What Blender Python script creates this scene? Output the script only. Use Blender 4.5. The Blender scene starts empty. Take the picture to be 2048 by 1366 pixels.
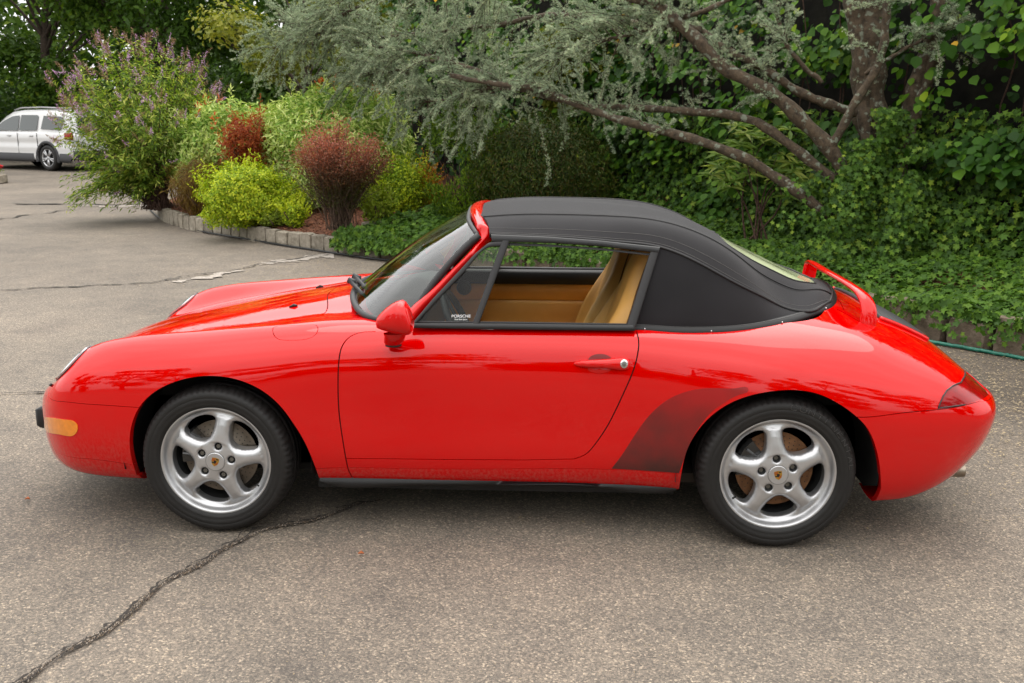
import bpy, bmesh, math, random
import numpy as np
from mathutils import Vector, Matrix
from mathutils.bvhtree import BVHTree
from mathutils.geometry import delaunay_2d_cdt
R_ = math.radians
random.seed(7)
rng = np.random.default_rng(11)
scene = bpy.context.scene
C = scene.collection

# ------------------------------------------------------------ camera
FPX = 1949.09
CAM = np.array([0.2449, -4.5183, 1.7008])
PITCH, YAW, ROLL = 0.22994, 0.04465, 0.00239
_cp, _sp, _cy, _sy = math.cos(PITCH), math.sin(PITCH), math.cos(YAW), math.sin(YAW)
FWD = np.array([-_sy*_cp, _cy*_cp, -_sp])
RGT0 = np.array([_cy, _sy, 0.0])
UP0 = np.cross(RGT0, FWD)
RGT = math.cos(ROLL)*RGT0 + math.sin(ROLL)*UP0
UPV = -math.sin(ROLL)*RGT0 + math.cos(ROLL)*UP0
cam_data = bpy.data.cameras.new('camera')
cam_data.sensor_width = 36.0
cam_data.lens = FPX*36/2048
cam_data.clip_start = 0.05
cam_data.clip_end = 600
cam_data.dof.use_dof = True
cam_data.dof.focus_distance = 4.3
cam_data.dof.aperture_fstop = 9.0
cam = bpy.data.objects.new('camera', cam_data)
C.objects.link(cam)
cam.matrix_world = Matrix(((RGT[0], UPV[0], -FWD[0], CAM[0]),
                           (RGT[1], UPV[1], -FWD[1], CAM[1]),
                           (RGT[2], UPV[2], -FWD[2], CAM[2]), (0, 0, 0, 1)))
scene.camera = cam

# ------------------------------------------------------------ world and sun
world = bpy.data.worlds.new('World')
scene.world = world
world.use_nodes = True
wn = world.node_tree.nodes
wl = world.node_tree.links
for n in list(wn):
    wn.remove(n)
CLOUD = 9.0                                # zenith radiance of the overcast layer
SUN_EL, SUN_AZ = R_(64), R_(20)          # azimuth measured clockwise from +Y (north)
sky = wn.new('ShaderNodeTexSky')
sky.sky_type = 'NISHITA'
sky.sun_disc = False
sky.sun_elevation = SUN_EL
sky.sun_rotation = SUN_AZ
sky.air_density = 1.0
sky.dust_density = 1.5
sky.ozone_density = 1.0
hs = wn.new('ShaderNodeHueSaturation')     # blue sky thinly veiled by cloud
hs.inputs['Saturation'].default_value = 0.3
tcw = wn.new('ShaderNodeTexCoord'); sxw = wn.new('ShaderNodeSeparateXYZ')
mxz = wn.new('ShaderNodeMath'); mxz.operation = 'MAXIMUM'; mxz.inputs[1].default_value = 0.0
mad = wn.new('ShaderNodeMath'); mad.operation = 'MULTIPLY_ADD'; mad.inputs[1].default_value = 2/3*CLOUD; mad.inputs[2].default_value = CLOUD/3
cmb = wn.new('ShaderNodeVectorMath'); cmb.operation = 'SCALE'; cmb.inputs[0].default_value = (1.0, .985, .955)
cln = wn.new('ShaderNodeTexNoise'); cln.inputs['Scale'].default_value = 2.2; cln.inputs['Detail'].default_value = 6
clr = wn.new('ShaderNodeMapRange'); clr.inputs[1].default_value = .3; clr.inputs[2].default_value = .7; clr.inputs[3].default_value = .78; clr.inputs[4].default_value = 1.22
clm = wn.new('ShaderNodeMath'); clm.operation = 'MULTIPLY'
mixw = wn.new('ShaderNodeMix'); mixw.data_type = 'RGBA'; mixw.inputs['Factor'].default_value = .8
bg = wn.new('ShaderNodeBackground')
bg.inputs['Strength'].default_value = 0.15
wo = wn.new('ShaderNodeOutputWorld')
wl.new(sky.outputs[0], hs.inputs['Color'])
wl.new(tcw.outputs['Generated'], sxw.inputs[0]); wl.new(sxw.outputs['Z'], mxz.inputs[0]); wl.new(mxz.outputs[0], mad.inputs[0])
wl.new(tcw.outputs['Generated'], cln.inputs['Vector']); wl.new(cln.outputs['Fac'], clr.inputs[0])
wl.new(mad.outputs[0], clm.inputs[0]); wl.new(clr.outputs[0], clm.inputs[1])
wl.new(clm.outputs[0], cmb.inputs['Scale'])
wl.new(hs.outputs[0], mixw.inputs['A']); wl.new(cmb.outputs[0], mixw.inputs['B'])
wl.new(mixw.outputs['Result'], bg.inputs[0])
wl.new(bg.outputs[0], wo.inputs[0])
sun_d = bpy.data.lights.new('sun', 'SUN')
sun_d.energy = 0.6
sun_d.angle = R_(55)
sun_d.color = (1.0, 0.95, 0.88)
sun = bpy.data.objects.new('sun', sun_d)
C.objects.link(sun)
_sd = Vector((math.sin(SUN_AZ)*math.cos(SUN_EL), math.cos(SUN_AZ)*math.cos(SUN_EL), math.sin(SUN_EL)))
sun.rotation_euler = _sd.to_track_quat('Z', 'Y').to_euler()
scene.view_settings.view_transform = 'Standard'
scene.view_settings.look = 'None'
scene.view_settings.gamma = 1.0
scene.view_settings.exposure = 1.36
scene.view_settings.use_curve_mapping = False
scene.render.engine = 'CYCLES'
scene.cycles.max_bounces = 7
scene.cycles.transparent_max_bounces = 12
scene.cycles.diffuse_bounces = 3
scene.cycles.glossy_bounces = 4
scene.cycles.transmission_bounces = 5
scene.cycles.caustics_reflective = False
scene.cycles.caustics_refractive = False
scene.cycles.use_denoising = True

# ------------------------------------------------------------ helpers
def ray(px, py):
    """direction through a point of the 2048 x 1366 photograph"""
    return FWD + RGT*(px-1024)/FPX - UPV*(py-683)/FPX
def aty(px, py, y):
    d = ray(px, py); return CAM + d*((y-CAM[1])/d[1])
def atz(px, py, z=0.0):
    d = ray(px, py); return CAM + d*((z-CAM[2])/d[2])

def tag(o, label=None, cat=None, group=None, kind=None):
    if label: o['label'] = label
    if cat: o['category'] = cat
    if group: o['group'] = group
    if kind: o['kind'] = kind
    return o

def empty(name, loc=(0, 0, 0), rz=0.0, label=None, cat=None, group=None):
    o = bpy.data.objects.new(name, None)
    C.objects.link(o)
    o.location = loc
    o.rotation_euler = (0, 0, rz)
    o.empty_display_size = 0.1
    return tag(o, label, cat, group)

def mesh_obj(name, v, f, mat=None, parent=None, smooth=True, normals=None, **kw):
    me = bpy.data.meshes.new(name)
    if isinstance(v, np.ndarray): v = v.tolist()
    me.from_pydata([tuple(p) for p in v], [], [tuple(int(i) for i in q) for q in f])
    me.update()
    if smooth:
        me.polygons.foreach_set('use_smooth', [True]*len(me.polygons))
    if normals is not None:
        me.normals_split_custom_set_from_vertices([tuple(n) for n in normals])
    if mat: me.materials.append(mat)
    o = bpy.data.objects.new(name, me)
    C.objects.link(o)
    if parent: o.parent = parent
    return tag(o, **kw)

def fast_mesh(name, V, F, mat, parent=None, attr=None, smooth=False, **kw):
    """V (n,3), F (m,k) arrays -> one mesh, optional per-vertex float attribute 'rnd'"""
    me = bpy.data.meshes.new(name)
    n, (m, k) = len(V), F.shape
    me.vertices.add(n); me.vertices.foreach_set('co', np.asarray(V, np.float32).ravel())
    me.loops.add(m*k); me.loops.foreach_set('vertex_index', np.asarray(F, np.int32).ravel())
    me.polygons.add(m)
    me.polygons.foreach_set('loop_start', np.arange(0, m*k, k, dtype=np.int32))
    me.polygons.foreach_set('loop_total', np.full(m, k, np.int32))
    if smooth: me.polygons.foreach_set('use_smooth', np.ones(m, bool))
    me.update(calc_edges=True)
    if attr is not None:
        a = me.attributes.new('rnd', 'FLOAT', 'POINT')
        a.data.foreach_set('value', np.asarray(attr, np.float32))
    me.materials.append(mat)
    o = bpy.data.objects.new(name, me)
    C.objects.link(o)
    if parent: o.parent = parent
    return tag(o, **kw)

class MB:
    """collects boxes, tubes, grids into one mesh"""
    def __init__(s): s.v = []; s.f = []
    def add(s, v, f):
        b = len(s.v); s.v += [tuple(map(float, p)) for p in v]; s.f += [tuple(i+b for i in q) for q in f]; return s
    def box(s, x0, x1, y0, y1, z0, z1, bev=0.0):
        if bev <= 0:
            v = [(x, y, z) for x in (x0, x1) for y in (y0, y1) for z in (z0, z1)]
            return s.add(v, [(0,1,3,2),(4,6,7,5),(0,4,5,1),(2,3,7,6),(0,2,6,4),(1,5,7,3)])
        bm = bmesh.new()
        bmesh.ops.create_cube(bm, size=1, matrix=Matrix.Translation(((x0+x1)/2, (y0+y1)/2, (z0+z1)/2)) @ Matrix.Diagonal((x1-x0, y1-y0, z1-z0, 1)))
        bmesh.ops.bevel(bm, geom=bm.edges[:], offset=bev, segments=2, affect='EDGES', profile=0.6)
        bm.verts.index_update()
        s.add([v.co[:] for v in bm.verts], [[v.index for v in f.verts] for f in bm.faces]); bm.free(); return s
    def tube(s, pts, r, n=8, cap=True, flat=None):
        pts = [np.array(p, float) for p in pts]
        rr = r if hasattr(r, '__len__') else [r]*len(pts)
        V = []; up = np.array([0.03, 0.02, 1.0])
        pn = None
        for i, p in enumerate(pts):
            t = pts[min(i+1, len(pts)-1)] - pts[max(i-1, 0)]
            t = t/(np.linalg.norm(t)+1e-12)
            if pn is None:
                a = np.cross(t, up)
                if np.linalg.norm(a) < .05: a = np.cross(t, (1, 0, 0))
            else:
                a = pn - t*np.dot(pn, t)
            a = a/(np.linalg.norm(a)+1e-12); pn = a
            b = np.cross(t, a)
            fl = 1.0 if flat is None else flat
            for k in range(n):
                q = 2*math.pi*k/n
                V.append(p + rr[i]*(a*math.cos(q) + b*math.sin(q)*fl))
        F = [(i*n+k, i*n+(k+1) % n, (i+1)*n+(k+1) % n, (i+1)*n+k) for i in range(len(pts)-1) for k in range(n)]
        if cap: F += [tuple(range(n))[::-1], tuple((len(pts)-1)*n+k for k in range(n))]
        return s.add(V, F)
    def grid(s, G, flip=False, closed=False):
        G = np.asarray(G, float); a, b = G.shape[:2]
        F = []
        for i in range(a-1):
            for j in range(b-1 if not closed else b):
                q = (i*b+j, i*b+(j+1) % b, (i+1)*b+(j+1) % b, (i+1)*b+j)
                F.append(q[::-1] if flip else q)
        return s.add(G.reshape(-1, 3), F)
    def prism(s, poly, y0, y1):
        """poly list of (x,z), extruded along y"""
        n = len(poly)
        v = [(x, y0, z) for x, z in poly] + [(x, y1, z) for x, z in poly]
        return s.add(v, [tuple(range(n))[::-1], tuple(range(n, 2*n))] + [(i, (i+1) % n, n+(i+1) % n, n+i) for i in range(n)])
    def lathe_y(s, prof, n=48, c=(0, 0, 0)):
        """prof list of (r, y); axis along y"""
        V = [(c[0]+r*math.cos(2*math.pi*k/n), c[1]+y, c[2]+r*math.sin(2*math.pi*k/n)) for r, y in prof for k in range(n)]
        return s.add(V, [(i*n+k, i*n+(k+1) % n, (i+1)*n+(k+1) % n, (i+1)*n+k) for i in range(len(prof)-1) for k in range(n)])
    def mirror(s):
        b = len(s.v); fs = list(s.f)
        s.v += [(x, -y, z) for x, y, z in s.v[:b]]; s.f += [tuple(i+b for i in q[::-1]) for q in fs]; return s
    def build(s, name, mat, parent=None, smooth=True, angle=None, **kw):
        o = mesh_obj(name, s.v, s.f, mat, parent, smooth, **kw)
        if smooth and angle is not None:
            me = o.data
            bm = bmesh.new(); bm.from_mesh(me)
            for e in bm.edges:
                if len(e.link_faces) == 2 and e.calc_face_angle(0) > R_(angle): e.smooth = False
            bm.to_mesh(me); bm.free()
        return o

def pchip(xk, yk, x):
    xk = np.asarray(xk, float); yk = np.asarray(yk, float); x = np.asarray(x, float)
    h = np.diff(xk); d = np.diff(yk)/h
    m = np.zeros(len(xk))
    for i in range(1, len(xk)-1):
        if d[i-1]*d[i] > 0:
            w1 = 2*h[i]+h[i-1]; w2 = h[i]+2*h[i-1]
            m[i] = (w1+w2)/(w1/d[i-1]+w2/d[i])
    m[0] = d[0]; m[-1] = d[-1]
    i = np.clip(np.searchsorted(xk, x)-1, 0, len(h)-1)
    t = (x-xk[i])/h[i]
    return ((1+2*t)*(1-t)**2)*yk[i] + t*(1-t)**2*h[i]*m[i] + t*t*(3-2*t)*yk[i+1] + t*t*(t-1)*h[i]*m[i+1]

def nspline(xk, Y, x):
    """natural cubic spline; Y (n,k)"""
    xk = np.asarray(xk, float); Y = np.asarray(Y, float); x = np.asarray(x, float)
    n = len(xk); h = np.diff(xk)
    A = np.eye(n); B = np.zeros_like(Y)
    for i in range(1, n-1):
        A[i, i-1] = h[i-1]; A[i, i] = 2*(h[i-1]+h[i]); A[i, i+1] = h[i]
        B[i] = 6*((Y[i+1]-Y[i])/h[i] - (Y[i]-Y[i-1])/h[i-1])
    M = np.linalg.solve(A, B)
    i = np.clip(np.searchsorted(xk, x)-1, 0, n-2)
    a = (xk[i+1]-x)[:, None]; b = (x-xk[i])[:, None]; hh = h[i][:, None]
    return M[i]*a**3/(6*hh)+M[i+1]*b**3/(6*hh)+(Y[i]/hh-M[i]*hh/6)*a+(Y[i+1]/hh-M[i+1]*hh/6)*b

def curve3(pts, n):
    """smooth curve through points (chord length natural spline)"""
    P = np.asarray(pts, float)
    c = np.r_[0, np.cumsum(np.linalg.norm(np.diff(P, axis=0), axis=1))]
    return nspline(c, P, np.linspace(0, c[-1], n))

def inpoly(P, poly):
    P = np.asarray(P); poly = np.asarray(poly)
    x, y = P[:, 0], P[:, 1]; r = np.zeros(len(P), bool)
    n = len(poly)
    for i in range(n):
        x1, y1 = poly[i]; x2, y2 = poly[(i+1) % n]
        if y1 == y2: continue
        c = ((y1 > y) != (y2 > y)) & (x < (x2-x1)*(y-y1)/(y2-y1)+x1)
        r ^= c
    return r

def dseg(P, line):
    P = np.asarray(P); d = np.full(len(P), 1e9)
    for a, b in zip(line[:-1], line[1:]):
        a = np.asarray(a); b = np.asarray(b); ab = b-a
        t = np.clip(((P-a)@ab)/(ab@ab+1e-18), 0, 1)
        d = np.minimum(d, np.linalg.norm(P-(a+t[:, None]*ab), axis=1))
    return d

def densify(line, step):
    out = [np.asarray(line[0], float)]
    for a, b in zip(line[:-1], line[1:]):
        a = np.asarray(a, float); b = np.asarray(b, float); L = np.linalg.norm(b-a)
        n = max(1, int(math.ceil(L/step)))
        out += [a+(b-a)*k/n for k in range(1, n+1)]
    return out

def smooth_line(pts, n):
    return [p for p in curve3(np.asarray(pts, float), n)]

# ------------------------------------------------------------ materials
def new_mat(name):
    m = bpy.data.materials.new(name); m.use_nodes = True
    nt = m.node_tree
    return m, nt.nodes, nt.links, nt.nodes['Principled BSDF']

def simple(name, col, rough=0.5, metal=0.0, coat=0.0, noise=0.0, nscale=40.0, bump=0.0, bscale=200.0, spec=0.5, alpha=None, trans=0.0, ior=1.45, stretch=None, sheen=0.0):
    m, N, L, b = new_mat(name)
    b.inputs['Base Color'].default_value = (*col, 1)
    b.inputs['Roughness'].default_value = rough
    b.inputs['Metallic'].default_value = metal
    b.inputs['Coat Weight'].default_value = coat
    b.inputs['Coat Roughness'].default_value = 0.03
    b.inputs['Specular IOR Level'].default_value = spec
    b.inputs['Transmission Weight'].default_value = trans
    b.inputs['Sheen Weight'].default_value = sheen
    b.inputs['IOR'].default_value = ior
    if noise or bump:
        tc = N.new('ShaderNodeTexCoord'); mp = N.new('ShaderNodeMapping')
        L.new(tc.outputs['Object'], mp.inputs[0])
        if stretch: mp.inputs['Scale'].default_value = stretch
    if noise:
        nz = N.new('ShaderNodeTexNoise'); nz.inputs['Scale'].default_value = nscale; nz.inputs['Detail'].default_value = 5
        L.new(mp.outputs[0], nz.inputs['Vector'])
        mr = N.new('ShaderNodeMapRange'); mr.inputs[1].default_value = .3; mr.inputs[2].default_value = .7
        mr.inputs[3].default_value = 1-noise; mr.inputs[4].default_value = 1+noise
        mx = N.new('ShaderNodeVectorMath'); mx.operation = 'SCALE'; mx.inputs[0].default_value = col
        L.new(nz.outputs['Fac'], mr.inputs[0]); L.new(mr.outputs[0], mx.inputs['Scale']); L.new(mx.outputs[0], b.inputs['Base Color'])
    if bump:
        n2 = N.new('ShaderNodeTexNoise'); n2.inputs['Scale'].default_value = bscale; n2.inputs['Detail'].default_value = 4
        L.new(mp.outputs[0], n2.inputs['Vector'])
        bp = N.new('ShaderNodeBump'); bp.inputs['Strength'].default_value = bump; bp.inputs['Distance'].default_value = 0.01
        L.new(n2.outputs['Fac'], bp.inputs['Height']); L.new(bp.outputs[0], b.inputs['Normal'])
    return m
# ============================================================ sheet cutter
class Surf:
    def __init__(s, G, side=-1):
        s.G = G; s.ns, s.nt = G.shape[:2]
        s.a = 0.02; s.b = 0.02                       # parameter spacing used for the triangulation
        du = np.gradient(G, axis=0); dv = np.gradient(G, axis=1)
        N = np.cross(du, dv); N /= np.linalg.norm(N, axis=2, keepdims=True)+1e-12
        if N[s.ns//2, s.nt//3] @ np.array([0, side, 0.3]) < 0: N = -N; s.flip = True
        else: s.flip = False
        s.N = N
        idx = lambda i, j: i*s.nt+j
        s.quads = [(idx(i, j), idx(i+1, j), idx(i+1, j+1), idx(i, j+1)) for i in range(s.ns-1) for j in range(s.nt-1)]
        s.bvh = BVHTree.FromPolygons([tuple(p) for p in G.reshape(-1, 3)], s.quads)
    def at(s, P):
        """P (n,2) parameters -> positions, normals"""
        P = np.atleast_2d(P)
        u = np.clip(P[:, 0]/s.a, 0, s.ns-1.0001); v = np.clip(P[:, 1]/s.b, 0, s.nt-1.0001)
        i = u.astype(int); j = v.astype(int); fu = (u-i)[:, None]; fv = (v-j)[:, None]
        f = lambda A: A[i, j]*(1-fu)*(1-fv)+A[i+1, j]*fu*(1-fv)+A[i, j+1]*(1-fu)*fv+A[i+1, j+1]*fu*fv
        n = f(s.N); n /= np.linalg.norm(n, axis=1, keepdims=True)+1e-12
        return f(s.G), n
    def inv(s, p, q):
        i, j = divmod(q, s.nt-1)
        u, v = .5, .5
        A, B, Cc, D = s.G[i, j], s.G[i+1, j], s.G[i+1, j+1], s.G[i, j+1]
        for _ in range(8):
            X = A*(1-u)*(1-v)+B*u*(1-v)+Cc*u*v+D*(1-u)*v - p
            Ju = (B-A)*(1-v)+(Cc-D)*v; Jv = (D-A)*(1-u)+(Cc-B)*u
            J = np.stack([Ju, Jv], 1)
            try: d = np.linalg.lstsq(J, -X, rcond=None)[0]
            except Exception: break
            u += d[0]; v += d[1]
        return np.array([(i+min(max(u, 0), 1))*s.a, (j+min(max(v, 0), 1))*s.b])
    def px(s, x, y):
        d = ray(x, y)
        h = s.bvh.ray_cast(Vector(CAM), Vector(d))
        if h[0] is None:
            h = s.bvh.find_nearest(Vector(aty(x, y, -.76)))
        return s.inv(np.array(h[0]), h[2])
    def path(s, pts, n=None):
        """pts: (px,py) photo points, or ('t', x, t) points"""
        out = []
        for p in pts:
            if isinstance(p[0], str): out.append(s.xt(p[1], p[2]))
            else: out.append(s.px(*p))
        out = np.array(out)
        if n: out = curve3(np.c_[out, np.zeros(len(out))], n)[:, :2]
        return out
    def xt(s, x, t):
        j = t*(s.nt-1)/s.tmax; j0 = int(min(j, s.nt-2)); f = j-j0
        col = s.G[:, j0, 0]*(1-f)+s.G[:, j0+1, 0]*f
        i = np.interp(x, col, np.arange(s.ns))
        return np.array([i*s.a, j*s.b])

def cut_sheet(surf, seams, regions, domain=None):
    """seams [(line, halfwidth)], regions [(name, poly)], first match wins. Returns {name: (params, tris)}"""
    ns, nt = surf.ns, surf.nt
    gi, gj = np.meshgrid(np.arange(ns), np.arange(nt), indexing='ij')
    P = np.stack([gi.ravel()*surf.a, gj.ravel()*surf.b], 1)
    cons = []
    for line, w in seams:
        L = np.array(densify(line, .012))
        d = np.gradient(L, axis=0); nrm = np.stack([-d[:, 1], d[:, 0]], 1); nrm /= np.linalg.norm(nrm, axis=1, keepdims=True)+1e-9
        cons.append(L+nrm*w); cons.append(L-nrm*w)
    for name, poly in regions:
        cons.append(np.array(densify(list(poly)+[poly[0]], .012)))
    near = np.zeros(len(P), bool)
    for L in cons:
        lo = L.min(0)-.02; hi = L.max(0)+.02
        m = ((P > lo) & (P < hi)).all(1)
        d = np.full(len(P), 1e9); d[m] = dseg(P[m], L) if m.any() else 1
        near |= d < .0035
    border = (gi.ravel() == 0) | (gi.ravel() == ns-1) | (gj.ravel() == 0) | (gj.ravel() == nt-1)
    pts = list(P[~near | border]); edges = []
    umax, vmax = (ns-1)*surf.a, (nt-1)*surf.b
    for L in cons:
        b = len(pts)
        L = np.clip(L, [0, 0], [umax, vmax])
        pts += list(L); edges += [(b+k, b+k+1) for k in range(len(L)-1)]
    r = delaunay_2d_cdt([Vector(p) for p in pts], edges, [], 0, 1e-6, False)
    V = np.array([tuple(v) for v in r[0]]); T = np.array([t for t in r[2] if len(t) == 3])
    cen = V[T].mean(1)
    left = np.ones(len(T), bool); out = {}
    gap = np.zeros(len(T), bool)
    reg_m = {}
    for name, poly in regions:
        m = left & inpoly(cen, poly)
        reg_m.setdefault(name, []).append(m); left &= ~m
    for line, w in seams:
        L = np.array(densify(line, .012))
        lo = L.min(0)-.01; hi = L.max(0)+.01
        m = ((cen > lo) & (cen < hi)).all(1)
        d = np.full(len(cen), 1e9)
        if m.any(): d[m] = dseg(cen[m], L)
        gap |= d < w*.98
    for name, ms in reg_m.items():
        m = np.logical_or.reduce(ms)
        if not name.startswith('hole'): m &= ~gap
        if m.any(): out[name] = (V, T[m])
    if gap.any():
        g = gap.copy()
        for name, ms in reg_m.items():
            if name.startswith('hole'): g &= ~np.logical_or.reduce(ms)
        out['gap'] = (V, T[g])
    out['rest'] = (V, T[left & ~gap])
    return out

def lift(surf, V, T, off=0.0, flange=0.012, fdir=None, thick_keep=True):
    used = np.unique(T); remap = -np.ones(len(V), int); remap[used] = np.arange(len(used))
    P, N = surf.at(V[used]); T = remap[T]
    P = P + N*off
    if surf.flip: T = T[:, ::-1]
    # check orientation
    n0 = np.cross(P[T[:, 1]]-P[T[:, 0]], P[T[:, 2]]-P[T[:, 0]]).sum(0) if False else None
    fn = np.cross(P[T[:, 1]]-P[T[:, 0]], P[T[:, 2]]-P[T[:, 0]])
    if (fn*N[T[:, 0]]).sum() < 0: T = T[:, ::-1]
    verts = [tuple(p) for p in P]; faces = [tuple(t) for t in T]; normals = [tuple(n) for n in N]
    if flange > 0:
        from collections import Counter
        ec = Counter()
        for a, b, c in T:
            for e in ((a, b), (b, c), (c, a)): ec[(min(e), max(e))] += 1
        bnd = [(a, b) for t in T for a, b in ((t[0], t[1]), (t[1], t[2]), (t[2], t[0])) if ec[(min(a, b), max(a, b))] == 1]
        m = {}; nv = len(verts)
        def outer(i):
            if ('o', i) not in m:
                m[('o', i)] = len(verts); verts.append(verts[i]); normals.append(None)
                m[('i', i)] = len(verts)
                d = -N[i]*flange if fdir is None else fdir(P[i], N[i], flange)
                verts.append(tuple(P[i]+d)); normals.append(None)
            return m[('o', i)], m[('i', i)]
        acc = {}
        for a, b in bnd:
            ao, ai = outer(a); bo, bi = outer(b)
            faces.append((bo, ao, ai, bi))
            e = P[b]-P[a]; dn = np.array(verts[ai])-P[a]
            fnm = np.cross(-e, dn); fnm /= np.linalg.norm(fnm)+1e-12
            for k in (ao, ai, bo, bi): acc[k] = acc.get(k, 0)+fnm
        for k, n in acc.items():
            n = n/(np.linalg.norm(n)+1e-12); normals[k] = tuple(n)
    return verts, faces, normals

def place(name, vfn, mat, parent, mirror=False, both=False, **kw):
    v, f, n = vfn
    if both or mirror:
        mv = [(p[0], -p[1], p[2]) for p in v]; mf = [tuple(q[::-1]) for q in f]; mn = [(p[0], -p[1], p[2]) for p in n]
        if both:
            b = len(v); v = list(v)+mv; f = list(f)+[tuple(i+b for i in q) for q in mf]; n = list(n)+mn
        else: v, f, n = mv, mf, mn
    return mesh_obj(name, v, f, mat, parent, True, n, **kw)

# ============================================================ red cabriolet: body stations (x, [(w, z) x 10])
ST = [
 (-2.085, [(0,.31),(0,.31),(0,.34),(0,.38),(0,.42),(0,.44),(0,.445),(0,.45),(0,.45),(0,.45)]),
 (-2.07, [(.17,.27),(.24,.285),(.28,.33),(.29,.385),(.285,.43),(.265,.46),(.23,.468),(.17,.472),(.09,.476),(0,.478)]),
 (-2.01, [(.33,.225),(.43,.24),(.475,.31),(.49,.39),(.485,.455),(.455,.495),(.40,.510),(.30,.522),(.15,.532),(0,.535)]),
 (-1.94, [(.42,.195),(.54,.21),(.60,.305),(.615,.41),(.61,.49),(.575,.535),(.50,.552),(.38,.568),(.19,.584),(0,.588)]),
 (-1.86, [(.48,.185),(.62,.202),(.685,.305),(.708,.43),(.705,.525),(.675,.572),(.60,.594),(.45,.608),(.23,.628),(0,.634)]),
 (-1.79, [(.50,.185),(.67,.202),(.738,.31),(.760,.435),(.758,.548),(.733,.620),(.62,.672),(.46,.642),(.24,.656),(0,.661)]),
 (-1.70, [(.53,.187),(.70,.20),(.768,.31),(.787,.435),(.788,.555),(.758,.665),(.625,.748),(.47,.675),(.24,.686),(0,.691)]),
 (-1.50, [(.58,.185),(.72,.197),(.792,.31),(.815,.45),(.815,.575),(.778,.71),(.63,.794),(.475,.728),(.24,.736),(0,.742)]),
 (-1.20, [(.60,.19),(.73,.205),(.803,.31),(.830,.46),(.830,.60),(.785,.745),(.64,.822),(.485,.782),(.25,.798),(0,.806)]),
 (-0.90, [(.60,.20),(.72,.202),(.790,.29),(.815,.45),(.815,.62),(.775,.768),(.648,.847),(.49,.828),(.25,.854),(0,.864)]),
 (-0.60, [(.60,.19),(.72,.205),(.785,.30),(.800,.45),(.801,.62),(.774,.780),(.665,.864),(.50,.868),(.25,.898),(0,.910)]),
 (-0.25, [(.60,.19),(.725,.207),(.785,.30),(.798,.45),(.800,.62),(.780,.785),(.712,.862),(.58,.872),(.30,.902),(0,.915)]),
 ( 0.20, [(.60,.19),(.727,.209),(.787,.30),(.800,.45),(.802,.62),(.782,.785),(.722,.860),(.58,.872),(.30,.900),(0,.910)]),
 ( 0.55, [(.60,.19),(.733,.208),(.795,.30),(.812,.45),(.815,.62),(.792,.782),(.728,.858),(.58,.875),(.30,.910),(0,.920)]),
 ( 0.85, [(.60,.18),(.755,.204),(.820,.30),(.845,.46),(.850,.62),(.815,.775),(.728,.858),(.58,.885),(.30,.925),(0,.940)]),
 ( 1.15, [(.60,.19),(.775,.205),(.843,.30),(.870,.46),(.874,.62),(.833,.755),(.715,.855),(.56,.900),(.30,.950),(0,.965)]),
 ( 1.45, [(.60,.17),(.765,.175),(.838,.29),(.864,.45),(.864,.60),(.815,.720),(.690,.825),(.50,.876),(.27,.912),(0,.925)]),
 ( 1.65, [(.55,.175),(.735,.175),(.812,.285),(.842,.44),(.844,.58),(.800,.678),(.675,.766),(.49,.822),(.26,.852),(0,.862)]),
 ( 1.82, [(.50,.215),(.68,.215),(.765,.30),(.803,.43),(.808,.565),(.775,.640),(.650,.710),(.48,.748),(.25,.772),(0,.780)]),
 ( 1.94, [(.42,.27),(.59,.270),(.69,.34),(.750,.44),(.765,.548),(.715,.606),(.630,.650),(.46,.680),(.24,.700),(0,.706)]),
 ( 2.02, [(.34,.31),(.49,.315),(.60,.375),(.665,.46),(.682,.540),(.630,.586),(.540,.604),(.42,.615),(.22,.628),(0,.632)]),
 ( 2.085, [(.20,.37),(.32,.38),(.43,.42),(.490,.475),(.500,.525),(.475,.555),(.400,.567),(.30,.575),(.15,.58),(0,.582)]),
 ( 2.118,[(0,.40),(0,.41),(0,.43),(0,.475),(0,.515),(0,.535),(0,.54),(0,.545),(0,.545),(0,.545)]),
]
def loft(ST, ds=.018, K=13, sm=2):
    X = np.array([s[0] for s in ST]); W = np.array([s[1] for s in ST], float)
    full = np.concatenate([np.repeat(X[:, None, None], W.shape[1], 1), W], 2)      # x,w,z
    step = np.linalg.norm(np.diff(full, axis=0), axis=2).mean(1)
    q = np.r_[0, np.cumsum(step)]
    n = int(q[-1]/ds)+1
    Q = np.linspace(0, q[-1], n)
    D = np.zeros((n, W.shape[1], 3))
    for j in range(W.shape[1]):
        for c in range(3): D[:, j, c] = pchip(q, full[:, j, c], Q)
    for _ in range(sm*6):
        D2 = D.copy(); D2[1:-1] = .25*D[:-2]+.5*D[1:-1]+.25*D[2:]; D = D2
    J = W.shape[1]
    tt = np.linspace(0, J-1, (J-1)*K+1)
    G = np.zeros((n, len(tt), 3))
    for i in range(n):
        # mirror beyond the centre line so the crown is smooth there
        P = D[i]; M = P[-3:-1][::-1].copy(); M[:, 1] *= -1
        PP = np.vstack([P, M])
        cl = np.linalg.norm(np.diff(PP, axis=0), axis=1)**.75+1e-4
        c = np.r_[0, np.cumsum(cl)]
        G[i] = nspline(c, PP, np.interp(tt, np.arange(J+2), c))
    G[:, -1, 1] = 0
    G[:, :, 1] *= -1
    return G
G_body = loft(ST)
for _ in range(2):
    g = G_body.copy(); g[:, 1:-1] = .25*G_body[:, :-2]+.5*G_body[:, 1:-1]+.25*G_body[:, 2:]; G_body = g
BODY = Surf(G_body); BODY.tmax = 9

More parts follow.
